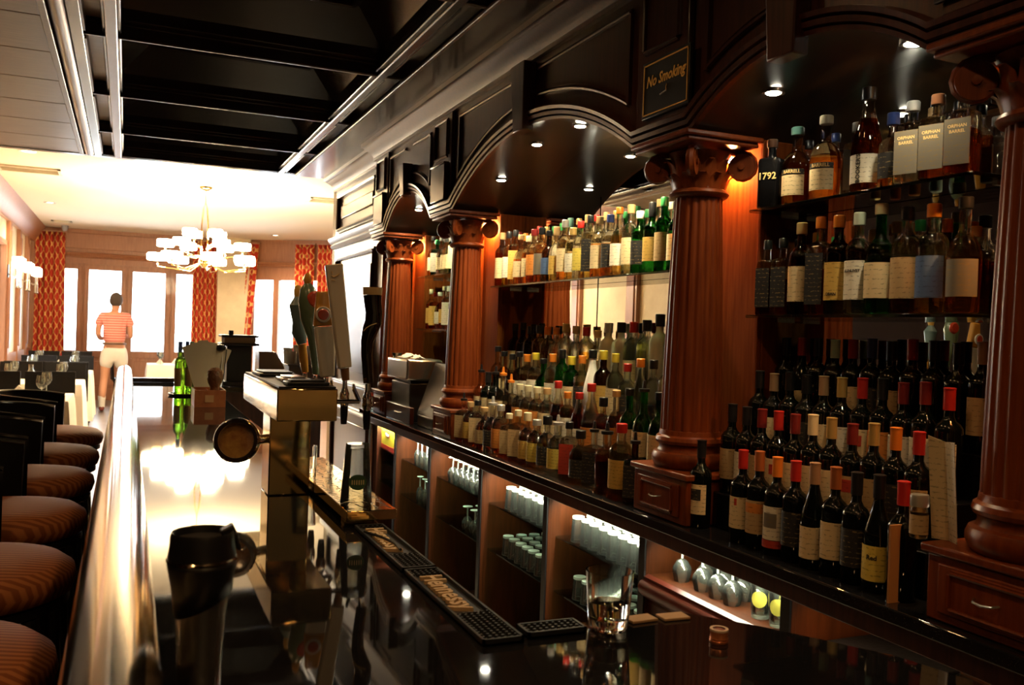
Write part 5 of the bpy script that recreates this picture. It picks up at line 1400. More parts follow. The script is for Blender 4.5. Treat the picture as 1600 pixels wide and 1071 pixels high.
# fan of paper drink menus in a black holder
t = thing('menu_holder', (0.41, 5.25, bt), 'black holder with a fan of cream card menus', 'holder')
MB().box(0.36, 0.50, 5.20, 5.30, z0, z0 + 0.05).obj('base', BLACKP, t, bevel=0.004)
for i in range(6):
    a = -0.30 + i * 0.13
    d = Vector((sin(a), 0, cos(a)))
    MB().obox(Vector((0.405 + 0.012 * (i - 2), 5.225 + i * 0.011, z0 + 0.05)) + d * 0.12, (cos(a), 0, -sin(a)), (0, 1, 0), d, 0.055, 0.004, 0.30 - 0.02 * abs(i - 2)).obj('card', mat('cream_card', (0.66, 0.56, 0.38), 0.6), t)
for i in range(3):
    MB().tube([(0.475 + i * 0.014, 5.27, z0 + 0.045), (0.485 + i * 0.018, 5.27, z0 + 0.27)], 0.003, 6).obj('straw', BLACKP if i != 1 else WHITE, t)
MB().lathe([(0, 0), (0.024, 0.006), (0.028, 0.02), (0.018, 0.034), (0, 0.038)], 14, (0.49, 5.27, z0 + 0.262)).obj('knob', BLACKP, t)
# green wine bottles in a caddy tray
tr = MB().lathe([(0, z0), (0.085, z0), (0.09, z0 + 0.012), (0.082, z0 + 0.012), (0.08, z0 + 0.005), (0, z0 + 0.005)], 24, (0.315, 5.43, 0))
tag(tr.obj('bottle_tray', BLACKP), 'round black tray under the green wine bottles', 'tray')
for i, (x, y, c, l) in enumerate(((0.283, 5.40, 'blue', 'tan'), (0.343, 5.385, 'green', 'tan'), (0.325, 5.475, 'blue', 'cream'))):
    bottle(x, y, z0 + 0.0055, 'bordeaux', 0.0275, 0.30, 'vine', c, l, ('left', 'front right', 'rear right')[i] + ' on the bar by the menu fan', 'green wine bottles on the bar', lvl=0.3, half=1.0)
# black stand tower (napkin/menu station)
t = thing('napkin_station', (0.70, 6.32, bt), 'tall black square stand with flared top at the far counter', 'stand')
MB().box(0.60, 0.80, 6.22, 6.42, z0, z0 + 0.03).box(0.62, 0.78, 6.24, 6.40, z0 + 0.03, z0 + 0.27).obj('pillar', BLACKP, t, bevel=0.004)
MB().box(0.575, 0.825, 6.2, 6.44, z0 + 0.27, z0 + 0.288).obj('tray', BLACKP, t, bevel=0.005)
MB().box(0.60, 0.80, 6.22, 6.42, z0 + 0.289, z0 + 0.325).obj('napkin_stack', mat('tan_napkins', (0.50, 0.36, 0.20), 0.8), t)
MB().box(0.58, 0.82, 6.205, 6.435, z0 + 0.326, z0 + 0.342).obj('top', BLACKP, t, bevel=0.005)
MB().box(0.63, 0.66, 6.25, 6.29, z0 + 0.342, z0 + 0.372).obj('finial', BLACKP, t, bevel=0.004)
t = thing('acrylic_rack', (0.95, 6.36, bt), 'tan sloped card rack right of the black stand', 'rack')
RK = mat('tan_acrylic', (0.30, 0.21, 0.12), 0.25)
MB().add([(0.83, 6.25, z0), (1.00, 6.25, z0), (1.00, 6.25, z0 + 0.13), (0.93, 6.25, z0 + 0.235), (0.83, 6.25, z0 + 0.235), (0.83, 6.46, z0), (1.00, 6.46, z0), (1.00, 6.46, z0 + 0.13), (0.93, 6.46, z0 + 0.235), (0.83, 6.46, z0 + 0.235)],
         [(0, 1, 2, 3, 4), (9, 8, 7, 6, 5), (0, 5, 6, 1), (1, 6, 7, 2), (2, 7, 8, 3), (3, 8, 9, 4), (4, 9, 5, 0)]).obj('shell', RK, t, bevel=0.004)
MB().obox((0.968, 6.35, z0 + 0.187), (0.55, 0, -0.84), (0, 1, 0), (0.84, 0, 0.55), 0.11, 0.19, 0.004).obj('lid', PORC, t)
t = thing('steel_bin', (1.16, 6.36, bt), 'low grey metal caddy under the stacked cups', 'caddy')
MB().box(1.03, 1.30, 6.24, 6.50, z0, z0 + 0.14).box(1.02, 1.31, 6.23, 6.51, z0 + 0.14, z0 + 0.15).obj('case', mat('grey_metal', (0.16, 0.15, 0.13), 0.35, metal=0.6), t, bevel=0.004)
for i in range(8):
    x = 1.05 + (i % 4) * 0.07; y = 6.31 + (i // 4) * 0.12
    me = MB().lathe([(0, 0), (0.028, 0), (0.033, 0.09 + 0.02 * (i % 3)), (0.030, 0.09 + 0.02 * (i % 3)), (0.025, 0.005), (0, 0.005)], 16).mesh('paper_cup', PAPER)
    tag(link('cup_stack', me, None, (x, y, z0 + 0.1505)), 'white stacked cups on the grey caddy, %s in the %s row' % (ordl(i % 4), 'front' if i < 4 else 'back'), 'cups', 'white cups on the grey caddy')

# ------------------------------------------------------------------ register, screens, coffee pot on the back counter
cz = 0.9305
t = thing('receipt_printer', (1.50, 4.86, cz), 'black point of sale cabinet with a steel front topped by papers', 'printer')
MB().box(1.42, 1.60, 4.68, 5.04, cz, cz + 0.215).obj('case', BLACKP, t, bevel=0.006)
MB().box(1.395, 1.60, 4.66, 5.06, cz + 0.230, cz + 0.345).obj('head', STEEL, t, bevel=0.012)
MB().box(1.43, 1.59, 4.70, 5.02, cz + 0.215, cz + 0.230).obj('gap', DARK, t)
for i, (x, y, s, l) in enumerate(((1.47, 4.88, 0.10, 'crumpled white receipt on the steel head, left'), (1.47, 4.72, 0.07, 'crumpled white receipt on the steel head, right'))):
    rs = random.Random(i)
    vs = []; n_ = 7
    for a in range(n_):
        for b in range(n_):
            vs.append((x + (a / (n_ - 1) - .5) * s, y + (b / (n_ - 1) - .5) * s * 1.5, cz + 0.347 + 0.04 * (1 - abs(a / 3 - 1) * 0.9) * rs.uniform(0.4, 1) * (1 - 0.5 * abs(b / 3 - 1))))
    mb = MB().add(vs, [(a * n_ + b, a * n_ + b + 1, (a + 1) * n_ + b + 1, (a + 1) * n_ + b) for a in range(n_ - 1) for b in range(n_ - 1)])
    o = tag(mb.obj('receipt', PAPER), l, 'paper', 'crumpled receipts'); sm = o.modifiers.new('s', 'SOLIDIFY'); sm.thickness = 0.001
t = thing('glass_bowl', (1.44, 5.02, cz + 0.3455), 'small glass bowl at the far end of the steel head', 'bowl')
MB().lathe([(0, cz + .3455), (0.02, cz + .3455), (0.030, cz + 0.370), (0.028, cz + 0.370), (0.018, cz + 0.350), (0, cz + .350)], 20, (1.44, 5.02, 0)).obj('bowl', THIN, t)
t = thing('touch_screen', (1.48, 4.43, cz), 'tilted black screen with a pale sheet left of the second column', 'screen')
MB().box(1.43, 1.58, 4.30, 4.56, cz, cz + 0.06).obj('foot', BLACKP, t, bevel=0.006)
MB().obox((1.50, 4.43, cz + 0.19), (0.35, 0, 1), (0, 1, 0), (-1, 0, 0.35), 0.30, 0.34, 0.03).obj('screen', BLACKP, t, bevel=0.006)
MB().obox((1.575, 4.32, cz + 0.29), (0.35, 0, 1), (0, 1, 0), (-1, 0, 0.35), 0.14, 0.16, 0.004).obj('paper_sheet', PAPER, t)
t = thing('coffee_pot', (1.43, 5.45, cz), 'glass coffee pot with orange-red collar on the back counter', 'coffee pot')
MB().lathe([(0, cz), (0.045, cz), (0.055, cz + 0.03), (0.050, cz + 0.065), (0.035, cz + 0.088), (0.033, cz + 0.088), (0.048, cz + 0.062), (0.052, cz + 0.03), (0, cz + 0.006)], 32, (1.435, 5.455, 0)).obj('bowl', THIN, t)
MB().lathe([(0.030, cz + .085), (0.042, cz + .087), (0.044, cz + 0.103), (0.030, cz + 0.107), (0.0, cz + 0.108), (0, cz + .10), (0.028, cz + 0.098)], 28, (1.435, 5.455, 0)).obj('collar', mat('orange_red_plastic', (0.72, 0.09, 0.02), 0.35), t)
MB().tube([(1.40, 5.42, cz + 0.095), (1.385, 5.395, cz + 0.09), (1.383, 5.39, cz + 0.05), (1.40, 5.41, cz + 0.03)], 0.007, 8).obj('handle', mat('orange_red_plastic', (0, 0, 0)), t)
t = thing('cash_drawer', (1.50, 4.75, cz), 'low dark wooden drawer front under the sales cabinet', 'drawer unit')
MB().box(1.395, 1.418, 4.58, 5.05, cz, cz + 0.09).obj('drawer', WOOD, t, bevel=0.003)
MB().tube([(1.394, 4.74, cz + 0.05), (1.386, 4.76, cz + 0.048), (1.386, 4.84, cz + 0.048), (1.394, 4.86, cz + 0.05)], 0.003, 6).obj('handle', STEEL, t)

# ------------------------------------------------------------------ sign, picture, menu, jar
t = thing('no_smoking_sign', (1.36, 2.145, 2.075), 'black framed No Smoking sign with gold edge above the column', 'sign')
MB().box(1.361, 1.371, 2.025, 2.262, 2.068, 2.232).obj('board', DARK, t, bevel=0.002)
g = MB()
for q in ((2.032, 2.255, 2.219, 2.223), (2.032, 2.255, 2.077, 2.080), (2.032, 2.035, 2.077, 2.223), (2.251, 2.255, 2.077, 2.223)): g.box(1.3592, 1.361, *q)
g.obj('gold_border', GOLDP, t)
put_text('lettering', 'No Smoking', 0.044, GOLDP, t, (1.360, 2.142, 2.170), (0, -1, 0), (0, 0, 1), 0.0004, shear=0.25, sx=0.88)
MB().tube([(1.3598, 2.165, 2.123), (1.3598, 2.135, 2.128)], 0.0022, 6).obj('cigarette_symbol', mat('white_print', (0.85, 0.85, 0.8)), t)
MB().tube([(1.3598, 2.135, 2.130), (1.3598, 2.137, 2.138), (1.3598, 2.133, 2.146)], 0.0012, 6).obj('smoke_symbol', GOLDP, t)
t = thing('framed_notice', (1.36, 1.17, 2.10), 'gold coloured framed notice above the nearest column', 'sign')
MB().box(1.361, 1.371, 1.0, 1.235, 2.075, 2.24).obj('frame', DARK, t, bevel=0.002)
MB().box(1.359, 1.361, 1.008, 1.227, 2.083, 2.232).obj('face', mat('gold_card', (0.62, 0.42, 0.10), 0.5), t)
t = thing('menu_card', (1.44, 1.205, 1.0725), 'tall folded cream wine list leaning by the nearest column', 'menu')
z1 = 1.0726
a = MB()
a.add([(1.428, 1.252, z1), (1.442, 1.225, z1), (1.405, 1.210, z1 + 0.19), (1.391, 1.236, z1 + 0.20), (1.430, 1.253, z1), (1.444, 1.226, z1), (1.407, 1.211, z1 + 0.19), (1.393, 1.237, z1 + 0.20)], [(0, 1, 2, 3), (7, 6, 5, 4), (0, 4, 5, 1), (1, 5, 6, 2), (2, 6, 7, 3), (3, 7, 4, 0)])
a.obj('left_leaf', labm('cream'), t)
a = MB()
a.add([(1.4425, 1.2245, z1), (1.428, 1.195, z1), (1.391, 1.178, z1 + 0.193), (1.4055, 1.2095, z1 + 0.19), (1.4445, 1.2245, z1), (1.430, 1.195, z1), (1.393, 1.178, z1 + 0.193), (1.4075, 1.2095, z1 + 0.19)], [(0, 1, 2, 3), (7, 6, 5, 4), (0, 4, 5, 1), (1, 5, 6, 2), (2, 6, 7, 3), (3, 7, 4, 0)])
a.obj('right_leaf', labm('white'), t)
t = thing('spice_jar', (1.405, 1.262, z1), 'small clear jar with frosted lid on the nearest plinth', 'jar')
link('jar', MB().lathe([(0, 0), (0.015, 0), (0.0165, 0.003), (0.0165, 0.055), (0.014, 0.060), (0, 0.060)], 24).mesh('jar', gl('jar', (0.9, 0.85, 0.7), 0.05)), t)
link('label', MB().lathe([(0.0168, 0.008), (0.0172, 0.008), (0.0172, 0.045), (0.0168, 0.045)], 24).mesh('label', labm('tan')), t)
link('lid', MB().lathe([(0, 0.0605), (0.017, 0.0605), (0.0175, 0.063), (0.0175, 0.080), (0.016, 0.083), (0, 0.083)], 24).mesh('lid', mat('frosted_lid', (0.8, 0.78, 0.7), 0.3, trans=0.7)), t)
t = thing('wooden_divider', (1.42, 1.312, 0.9305), 'thin tan board standing between the wine bottles and plinth', 'board')
MB().box(1.392, 1.46, 1.316, 1.321, 0.9305, 1.085).obj('board', mat('tan_board', (0.50, 0.24, 0.09), 0.5), t)

# ================================================================== STOOLS
def make_stool():
    t = thing('bar_stool', (-0.395, 0, 0), 's', 'stool', 'bar stools along the bar')
    c = (-0.395, 0, 0); SZ = 0.72
    seat = [(0, SZ - 0.085), (0.265, SZ - 0.085), (0.288, SZ - 0.075), (0.298, SZ - 0.045), (0.292, SZ - 0.015), (0.262, SZ + 0.008), (0.18, SZ + 0.022), (0.08, SZ + 0.027), (0, SZ + 0.028)]
    MB().lathe(seat, 48, c).obj('seat', SEATM, t, ang=70)
    MB().lathe([(0, SZ - 0.115), (0.27, SZ - 0.115), (0.28, SZ - 0.11), (0.28, SZ - 0.086), (0, SZ - 0.086)], 40, c).obj('seat_frame', BLACKP, t)
    mb = MB(); N = 26
    vs = []
    for i in range(N + 1):
        a = pi + (i / N * 2 - 1) * radians(98)
        k = abs(i / N * 2 - 1)
        zt = SZ + 0.235 - 0.035 * k ** 3
        for rr, z in ((0.300, SZ - 0.10), (0.315, SZ + 0.05), (0.335, zt), (0.350, zt + 0.004), (0.358, zt - 0.006), (0.338, SZ + 0.05), (0.318, SZ - 0.10)):
            vs.append((c[0] + rr * cos(a), rr * sin(a), z))
    fs = []
    for i in range(N):
        for j in range(7):
            l = (j + 1) % 7; fs.append((7 * i + j, 7 * i + l, 7 * (i + 1) + l, 7 * (i + 1) + j))
    fs += [tuple(range(7))[::-1], tuple(7 * N + j for j in range(7))]
    mb.add(vs, fs).obj('backrest', LEATHER, t, ang=50)
    mb = MB(); pts = []
    for i in range(N + 1):
        a = pi + (i / N * 2 - 1) * radians(98); k = abs(i / N * 2 - 1)
        pts.append((c[0] + 0.344 * cos(a), 0.344 * sin(a), SZ + 0.240 - 0.035 * k ** 3))
    mb.tube(pts, 0.011, 8).obj('top_rail', BLACKG, t)
    for sx in (-1, 1):
        for sy in (-1, 1):
            MB().tube([(c[0] + 0.19 * sx, 0.19 * sy, SZ - 0.115), (c[0] + 0.225 * sx, 0.225 * sy, 0)], [0.02, 0.014], 10).obj('leg', BLACKP, t)
    MB().tube([(c[0] + 0.215 * cos(a), 0.215 * sin(a) , 0.27) for a in [pi / 4 + pi / 2 * k for k in range(4)]], 0.009, 8, closed=True).obj('foot_ring', STEEL, t)
    return t
s0 = make_stool()
SY = [2.175, 2.955, 3.76, 4.60, 5.43, 6.34, 1.38]
SL = ['second stool from the camera', 'third stool from the camera', 'fourth stool from the camera', 'fifth stool from the camera', 'sixth stool from the camera', 'farthest stool beside the dining room', 'nearest stool, just under the camera']
for i, y in enumerate(SY):
    s = s0 if i == 0 else copytree(s0)
    s.location = (-0.415, y, 0.0)
    s['label'] = 'black barrel-back bar stool with rust striped seat, ' + SL[i]

# ================================================================== DINING ROOM
def make_chair():
    t = thing('dining_chair', (0, 0, 0), 'c', 'chair')
    MB().box(-0.20, 0.20, -0.19, 0.20, 0.40, 0.47).obj('seat', LEATHER, t, bevel=0.015)
    mb = MB(); N = 8; vs = []
    for i in range(N + 1):
        x = -0.215 + 0.43 * i / N; bow = 0.015 * (1 - (2 * i / N - 1) ** 2)
        for (dy, z) in ((0, 0.45), (0.025, 0.92), (0.045, 0.92), (0.025, 0.45)):
            vs.append((x, 0.20 + bow + dy, z))
    fs = []
    for i in range(N):
        for j in range(4):
            l = (j + 1) % 4; fs.append((4 * i + j, 4 * i + l, 4 * (i + 1) + l, 4 * (i + 1) + j))
    fs += [(0, 3, 2, 1), (4 * N, 4 * N + 1, 4 * N + 2, 4 * N + 3)]
    mb.add(vs, fs).obj('backrest', LEATHER, t)
    for sx in (-1, 1):
        for sy in (-1, 1):
            MB().tube([(0.17 * sx, 0.16 * sy, 0.40), (0.175 * sx, 0.175 * sy, 0)], [0.02, 0.013], 8).obj('leg', BLACKP, t)
    return t
ch0 = make_chair()
first = True
def place_chair(x, y, rz, label, s=1.0):
    global first
    c = ch0 if first else copytree(ch0)
    first = False
    c.location = (x, y, 0); c.rotation_euler.z = rz
    c['label'] = label; c['group'] = 'black leather dining chairs'
wgm = wineglass_mesh(0.045, 0.20)
def napkin(x, y, z, label):
    m = MB().add([(-0.06, -0.05, 0), (0.06, -0.05, 0), (0.06, 0.05, 0), (-0.06, 0.05, 0), (0, -0.03, 0.085), (0.0, 0.03, 0.085), (-0.03, 0, 0.05), (0.03, 0, 0.05)],
                 [(0, 3, 2, 1), (0, 1, 7, 4), (0, 4, 6), (1, 2, 7), (2, 3, 6, 5), (3, 0, 6), (4, 7, 5, 6), (2, 5, 7)]).mesh('napkin', WHITE, ang=20)
    tag(link('folded_napkin', m, None, (x, y, z)), label, 'napkin', 'folded napkins')
def table(cx, cy, w, d, idx, chairs=''):
    t = thing('dining_table', (cx, cy, 0), 'square dining table under a white cloth, ' + idx, 'table', 'dining tables')
    MB().box(cx - w / 2 + .01, cx + w / 2 - .01, cy - d / 2 + .01, cy + d / 2 - .01, 0.72, 0.745).obj('table_top', WOOD, t)
    MB().tube([(cx, cy, 0.02), (cx, cy, 0.72)], 0.04, 12).obj('pedestal', BLACKP, t)
    MB().box(cx - 0.25, cx + 0.25, cy - 0.25, cy + 0.25, 0, 0.02).obj('foot', BLACKP, t, bevel=0.005)
    # draped cloth
    P_ = []; N = 12
    def edge(t_):
        q = t_ * 4 % 4; s = q % 1
        if q < 1: return (-1 + 2 * s, -1)
        if q < 2: return (1, -1 + 2 * s)
        if q < 3: return (1 - 2 * s, 1)
        return (-1, 1 - 2 * s)
    M = 64; vs = [(cx, cy, 0.752)]; fs = []
    lv = [(1.0, 0.752, 0.0), (1.01, 0.744, 0.0), (1.03, 0.62, 0.006), (1.05, 0.40, 0.014), (1.075, 0.16, 0.02)]
    for (k, z, rip) in lv:
        for i in range(M):
            ex, ey = edge(i / M)
            corner = min(abs(ex), abs(ey)) ** 8
            f = k + rip * sin(i * 2 * pi * 11 / M) + 0.14 * corner * (k - 1) * 4
            vs.append((cx + ex * w / 2 * f, cy + ey * d / 2 * f, z))
    for i in range(M): fs.append((0, 1 + (i + 1) % M, 1 + i))
    for r_ in range(len(lv) - 1):
        for i in range(M):
            j = (i + 1) % M; a = 1 + r_ * M; b = a + M
            fs.append((a + i, a + j, b + j, b + i))
    o = MB().add(vs, fs).obj('tablecloth', WHITE, ang=60)
    tag(o, 'white tablecloth draped almost to the floor, ' + idx, 'tablecloth', 'white tablecloths')
    z = 0.7525
    for j, (dx, dy) in enumerate(((0.27, -0.28), (-0.27, -0.28), (0.27, 0.28), (-0.27, 0.28))):
        tag(link('wine_glass', wgm, None, (cx + dx * w, cy + dy * d, z)), '%s wine glass on the white %s' % (('near right', 'near left', 'far right', 'far left')[j], idx), 'glass', 'wine glasses on the dining tables')
    napkin(cx + 0.03 * w, cy + 0.28 * d, z, 'peaked white napkin at right on the ' + idx); napkin(cx - 0.27 * w, cy + 0.02 * d, z, 'peaked white napkin at left on the ' + idx)
    if chairs:
        for sx, nm in ((0.25, 'right'), (-0.27, 'left')):
            if 'b' in chairs: place_chair(cx + sx * w * 1.0, cy + d / 2 + 0.27, 0, '%s black leather chair behind the %s' % (nm, idx))
            if 'f' in chairs: place_chair(cx + sx * w * 1.0, cy - d / 2 - 0.27, pi, '%s black leather chair before the %s' % (nm, idx))
table(-0.88, 8.66, 0.90, 0.90, 'nearest dining table', 'b')
table(-0.86, 10.75, 0.88, 0.85, 'second dining table', 'b')
table(-0.84, 12.78, 0.88, 0.85, 'third dining table', 'bf')
table(-0.92, 14.70, 0.88, 0.75, 'farthest table by the corner curtain', 'b')
table(0.72, 15.35, 0.80, 0.80, 'small table before the glazed doors')
place_chair(0.02, 16.2, radians(95), 'black leather chair right of the standing man, by the doors')
place_chair(1.10, 16.2, radians(20), 'black leather chair at the right of the glazed doors')
t = thing('table_centrepiece', (-0.92, 10.75, 0.7525), 'clear glass water carafe on the second dining table', 'carafe')
link('carafe', MB().lathe([(0, 0), (0.05, 0), (0.055, 0.03), (0.045, 0.09), (0.022, 0.13), (0.026, 0.18), (0.023, 0.18), (0.019, 0.13), (0.042, 0.09), (0.05, 0.03), (0, 0.008)], 20).mesh('carafe', GLASS), t)
t.name = 'water_carafe'

# sconces on the left wall
for i, (y, nm) in enumerate(((16.05, 'farthest'), (14.75, 'middle'), (13.55, 'nearest'))):
    t = thing('wall_sconce', (-1.40, y, 2.0), 'two-arm wall sconce with square lit shades, ' + nm + ' on the left wall', 'sconce', 'sconces on the left wall')
    MB().box(-1.465, -1.45, y - 0.05, y + 0.05, 1.95, 2.12).obj('back_plate', BLACKP, t)
    for s_ in (-0.17, 0.17):
        MB().tube([(-1.455, y, 2.0), (-1.36, y + s_ * 0.6, 1.94), (-1.33, y + s_, 1.98), (-1.33, y + s_, 2.08)], 0.01, 8).obj('arm', STEEL, t)
        MB().lathe([(0, -0.0), (0.025, 0.02), (0.006, 0.05), (0, 0.05)], 10, (-1.33, y + s_, 1.80)).tube([(-1.33, y + s_, 1.83), (-1.33, y + s_, 1.98)], 0.012, 8).obj('drop', STEEL, t)
        MB().box(-1.39, -1.27, y + s_ - 0.06, y + s_ + 0.06, 2.08, 2.22).obj('shade', LITS, t, bevel=0.01)

# chandelier
ccx, ccy = 0.80, 10.9
t = thing('chandelier', (ccx, ccy, 3.0), 'brass chandelier with tiers of lit white drum shades', 'chandelier')
MB().lathe([(0, 2.955), (0.03, 2.955), (0.07, 2.975), (0.075, 2.999), (0, 2.999)], 24, (ccx, ccy, 0)).obj('canopy', BRASS, t)
MB().tube([(ccx, ccy, 2.96), (ccx, ccy, 2.82)], 0.007, 8).obj('hook', BRASS, t)
for k in range(4):
    a = pi / 4 + k * pi / 2
    MB().tube([(ccx, ccy, 2.83), (ccx + 0.03 * cos(a), ccy + 0.03 * sin(a), 2.74), (ccx + 0.05 * cos(a), ccy + 0.05 * sin(a), 2.55), (ccx + 0.05 * cos(a), ccy + 0.05 * sin(a), 2.15)], 0.006, 6).obj('rod', BRASS, t)
MB().lathe([(0, 2.06), (0.03, 2.08), (0.06, 2.12), (0.055, 2.17), (0.02, 2.2), (0, 2.2)], 20, (ccx, ccy, 0)).obj('hub', BRASS, t)
for tier, (n, rad, z, w) in enumerate(((7, 0.50, 2.13, 0.115), (6, 0.42, 2.29, 0.095), (4, 0.20, 2.42, 0.08))):
    for k in range(n):
        a = 2 * pi * (k + 0.35 + 0.5 * tier) / n
        x, y = ccx + rad * cos(a), ccy + rad * sin(a)
        hz = 2.12 + 0.08 * tier
        arm = MB().tube([(ccx + 0.04 * cos(a), ccy + 0.04 * sin(a), hz), (ccx + rad * .5 * cos(a), ccy + rad * .5 * sin(a), z - 0.10), (x, y, z - 0.07), (x, y, z - 0.02)], 0.007, 8).obj('arm', BRASS, t)
        MB().lathe([(0, -0.065), (0.012, -0.05), (0.006, -0.03), (0.02, -0.008), (0, -0.004)], 10, (x, y, z)).obj('bobeche', BRASS, arm)
        MB().lathe([(0, z), (w * .92, z), (w, z + 0.012), (w, z + 0.068), (w * .92, z + 0.08), (0, z + 0.08)], 20, (x, y, 0)).obj('shade', LIT, arm)
point('chandelier_glow', (ccx, ccy, 2.27), 70, (1.0, 0.72, 0.42), 0.08)
# recessed dining lights, vents, speaker dome
for i, (x, y) in enumerate(((1.69, 11.3), (-1.0, 13.7), (2.34, 16.0), (-0.9, 9.6), (2.9, 9.6), (2.9, 12.5))):
    t = thing('ceiling_downlight', (x, y, DZ - 0.01), 'round recessed light in the plaster ceiling, ' + ['right of the chandelier', 'above the third dining table', 'by the bay curtains', 'over the nearest dining table', 'behind the panelled wall', 'right of the bay'][i], 'light', 'dining ceiling downlights')
    MB().lathe([(0.05, -0.006), (0.075, -0.006), (0.078, 0.0), (0.05, 0.0)], 24, (x, y, DZ - 0.001)).obj('bezel', PORC, t)
    MB().lathe([(0, -0.002), (0.05, -0.002), (0.05, 0.0), (0, 0.0)], 20, (x, y, DZ - 0.001)).obj('lens', LITS, t)
    spot('dining_downlight', (x, y, DZ - 0.03), 75, (1.0, 0.76, 0.48), radians(130), 0.8, 0.05)
VM = mat('vent_paint', (0.62, 0.55, 0.42), 0.5)
for i, (x, y, w, l, nm) in enumerate(((-0.98, 10.75, 0.60, 0.36, 'left of the chandelier'), (2.25, 11.1, 0.50, 0.36, 'at the right beside the panelled wall'), (-1.0, 16.2, 0.3, 0.2, 'near the corner curtain'))):
    t = thing('ceiling_vent', (x, y, DZ - 0.02), 'rectangular slatted air vent in plaster ceiling ' + nm, 'vent', 'ceiling vents')
    f = MB().box(x - w / 2, x + w / 2, y - l / 2, y - l / 2 + .03, DZ - 0.02, DZ - .0005).box(x - w / 2, x + w / 2, y + l / 2 - .03, y + l / 2, DZ - 0.02, DZ - .0005).box(x - w / 2, x - w / 2 + .03, y - l / 2, y + l / 2, DZ - 0.02, DZ - .0005).box(x + w / 2 - .03, x + w / 2, y - l / 2, y + l / 2, DZ - 0.02, DZ - .0005)
    f.obj('frame', VM, t)
    for k in range(4):
        yy = y - l / 2 + 0.06 + k * (l - 0.12) / 3
        MB().obox((x, yy, DZ - 0.012), (1, 0, 0), (0, 1, 0.6), (0, -0.6, 1), w - 0.06, 0.03, 0.003).obj('slat', VM, t)
t = thing('security_camera', (-1.05, 17.0, DZ), 'small dome camera under the ceiling by the corner curtain', 'camera')
MB().lathe([(0, DZ - 0.10), (0.03, DZ - 0.095), (0.05, DZ - 0.06), (0.055, DZ - 0.02), (0.055, DZ - .0005), (0, DZ - .0005)], 18, (-1.0, 16.95, 0)).obj('dome', mat('grey_dome', (0.3, 0.3, 0.34), 0.2), t)

# ================================================================== THE MAN
SKIN = mat('skin', (0.52, 0.25, 0.15), 0.55)
HAIR = mat('short_dark_hair', (0.045, 0.028, 0.018), 0.7)
SHORTS = mat('white_shorts', (0.70, 0.66, 0.60), 0.8)
SOCK = mat('white_sock', (0.75, 0.72, 0.68), 0.9)
SHOE = mat('dark_red_shoe', (0.16, 0.03, 0.02), 0.45)
man = thing('person', (0, 15.35, 0), 'man in striped pink shirt and white shorts, back turned, by the doors', 'person')
mo = Vector((-0.17, 15.35, 0))
def skinned(name, verts, edges, rads, m, root=0, sub=2, off=mo):
    me = bpy.data.meshes.new(name)
    po = Vector(man.location)
    me.from_pydata([tuple(Vector(v) + off - po) for v in verts], edges, [])
    o = link(name, me, man)
    sk = o.modifiers.new('skin', 'SKIN'); sk.use_smooth_shade = True
    if not me.skin_vertices: bpy.context.view_layer.update()
    for i, v in enumerate(me.skin_vertices[0].data):
        rr = rads[i]
        v.radius = rr if isinstance(rr, tuple) else (rr, rr)
        v.use_root = (i == root)
    sb = o.modifiers.new('sub', 'SUBSURF'); sb.levels = sub; sb.render_levels = sub
    me.materials.append(m)
    return o
# body facing +y (away from the room); right side +x
V = [(0, 0, 0.98), (0, 0.0, 1.12), (0, 0.0, 1.28), (0, -0.01, 1.44), (0, 0.0, 1.55), (0.005, 0.02, 1.62), (0.01, 0.035, 1.70), (0.01, 0.035, 1.79),
     (-0.17, -0.005, 1.49), (-0.225, -0.02, 1.34), (-0.235, -0.01, 1.20), (-0.20, 0.13, 1.13), (-0.13, 0.22, 1.14),
     (0.17, -0.005, 1.49), (0.225, -0.02, 1.33), (0.235, -0.01, 1.18), (0.20, 0.15, 1.16), (0.13, 0.24, 1.20),
     (-0.10, 0, 0.90), (-0.115, 0.0, 0.70), (-0.135, 0.01, 0.50), (-0.15, -0.045, 0.30), (-0.155, -0.02, 0.09), (-0.16, 0.11, 0.045),
     (0.10, 0, 0.90), (0.115, 0.01, 0.70), (0.10, 0.03, 0.50), (0.10, 0.0, 0.30), (0.10, 0.02, 0.09), (0.115, 0.16, 0.045)]
Ed = [(0, 1), (1, 2), (2, 3), (3, 4), (4, 5), (5, 6), (6, 7), (3, 8), (8, 9), (9, 10), (10, 11), (11, 12), (3, 13), (13, 14), (14, 15), (15, 16), (16, 17), (0, 18), (18, 19), (19, 20), (20, 21), (21, 22), (22, 23), (0, 24), (24, 25), (25, 26), (26, 27), (27, 28), (28, 29)]
Ra = [(0.14, 0.11), (0.14, 0.105), (0.155, 0.11), (0.17, 0.115), 0.06, 0.058, (0.078, 0.09), (0.07, 0.082),
      0.062, 0.050, 0.042, 0.036, 0.030, 0.062, 0.050, 0.042, 0.036, 0.030,
      0.09, 0.082, 0.058, 0.062, 0.040, 0.034, 0.09, 0.082, 0.058, 0.062, 0.040, 0.034]
skinned('body', V, Ed, Ra, SKIN)
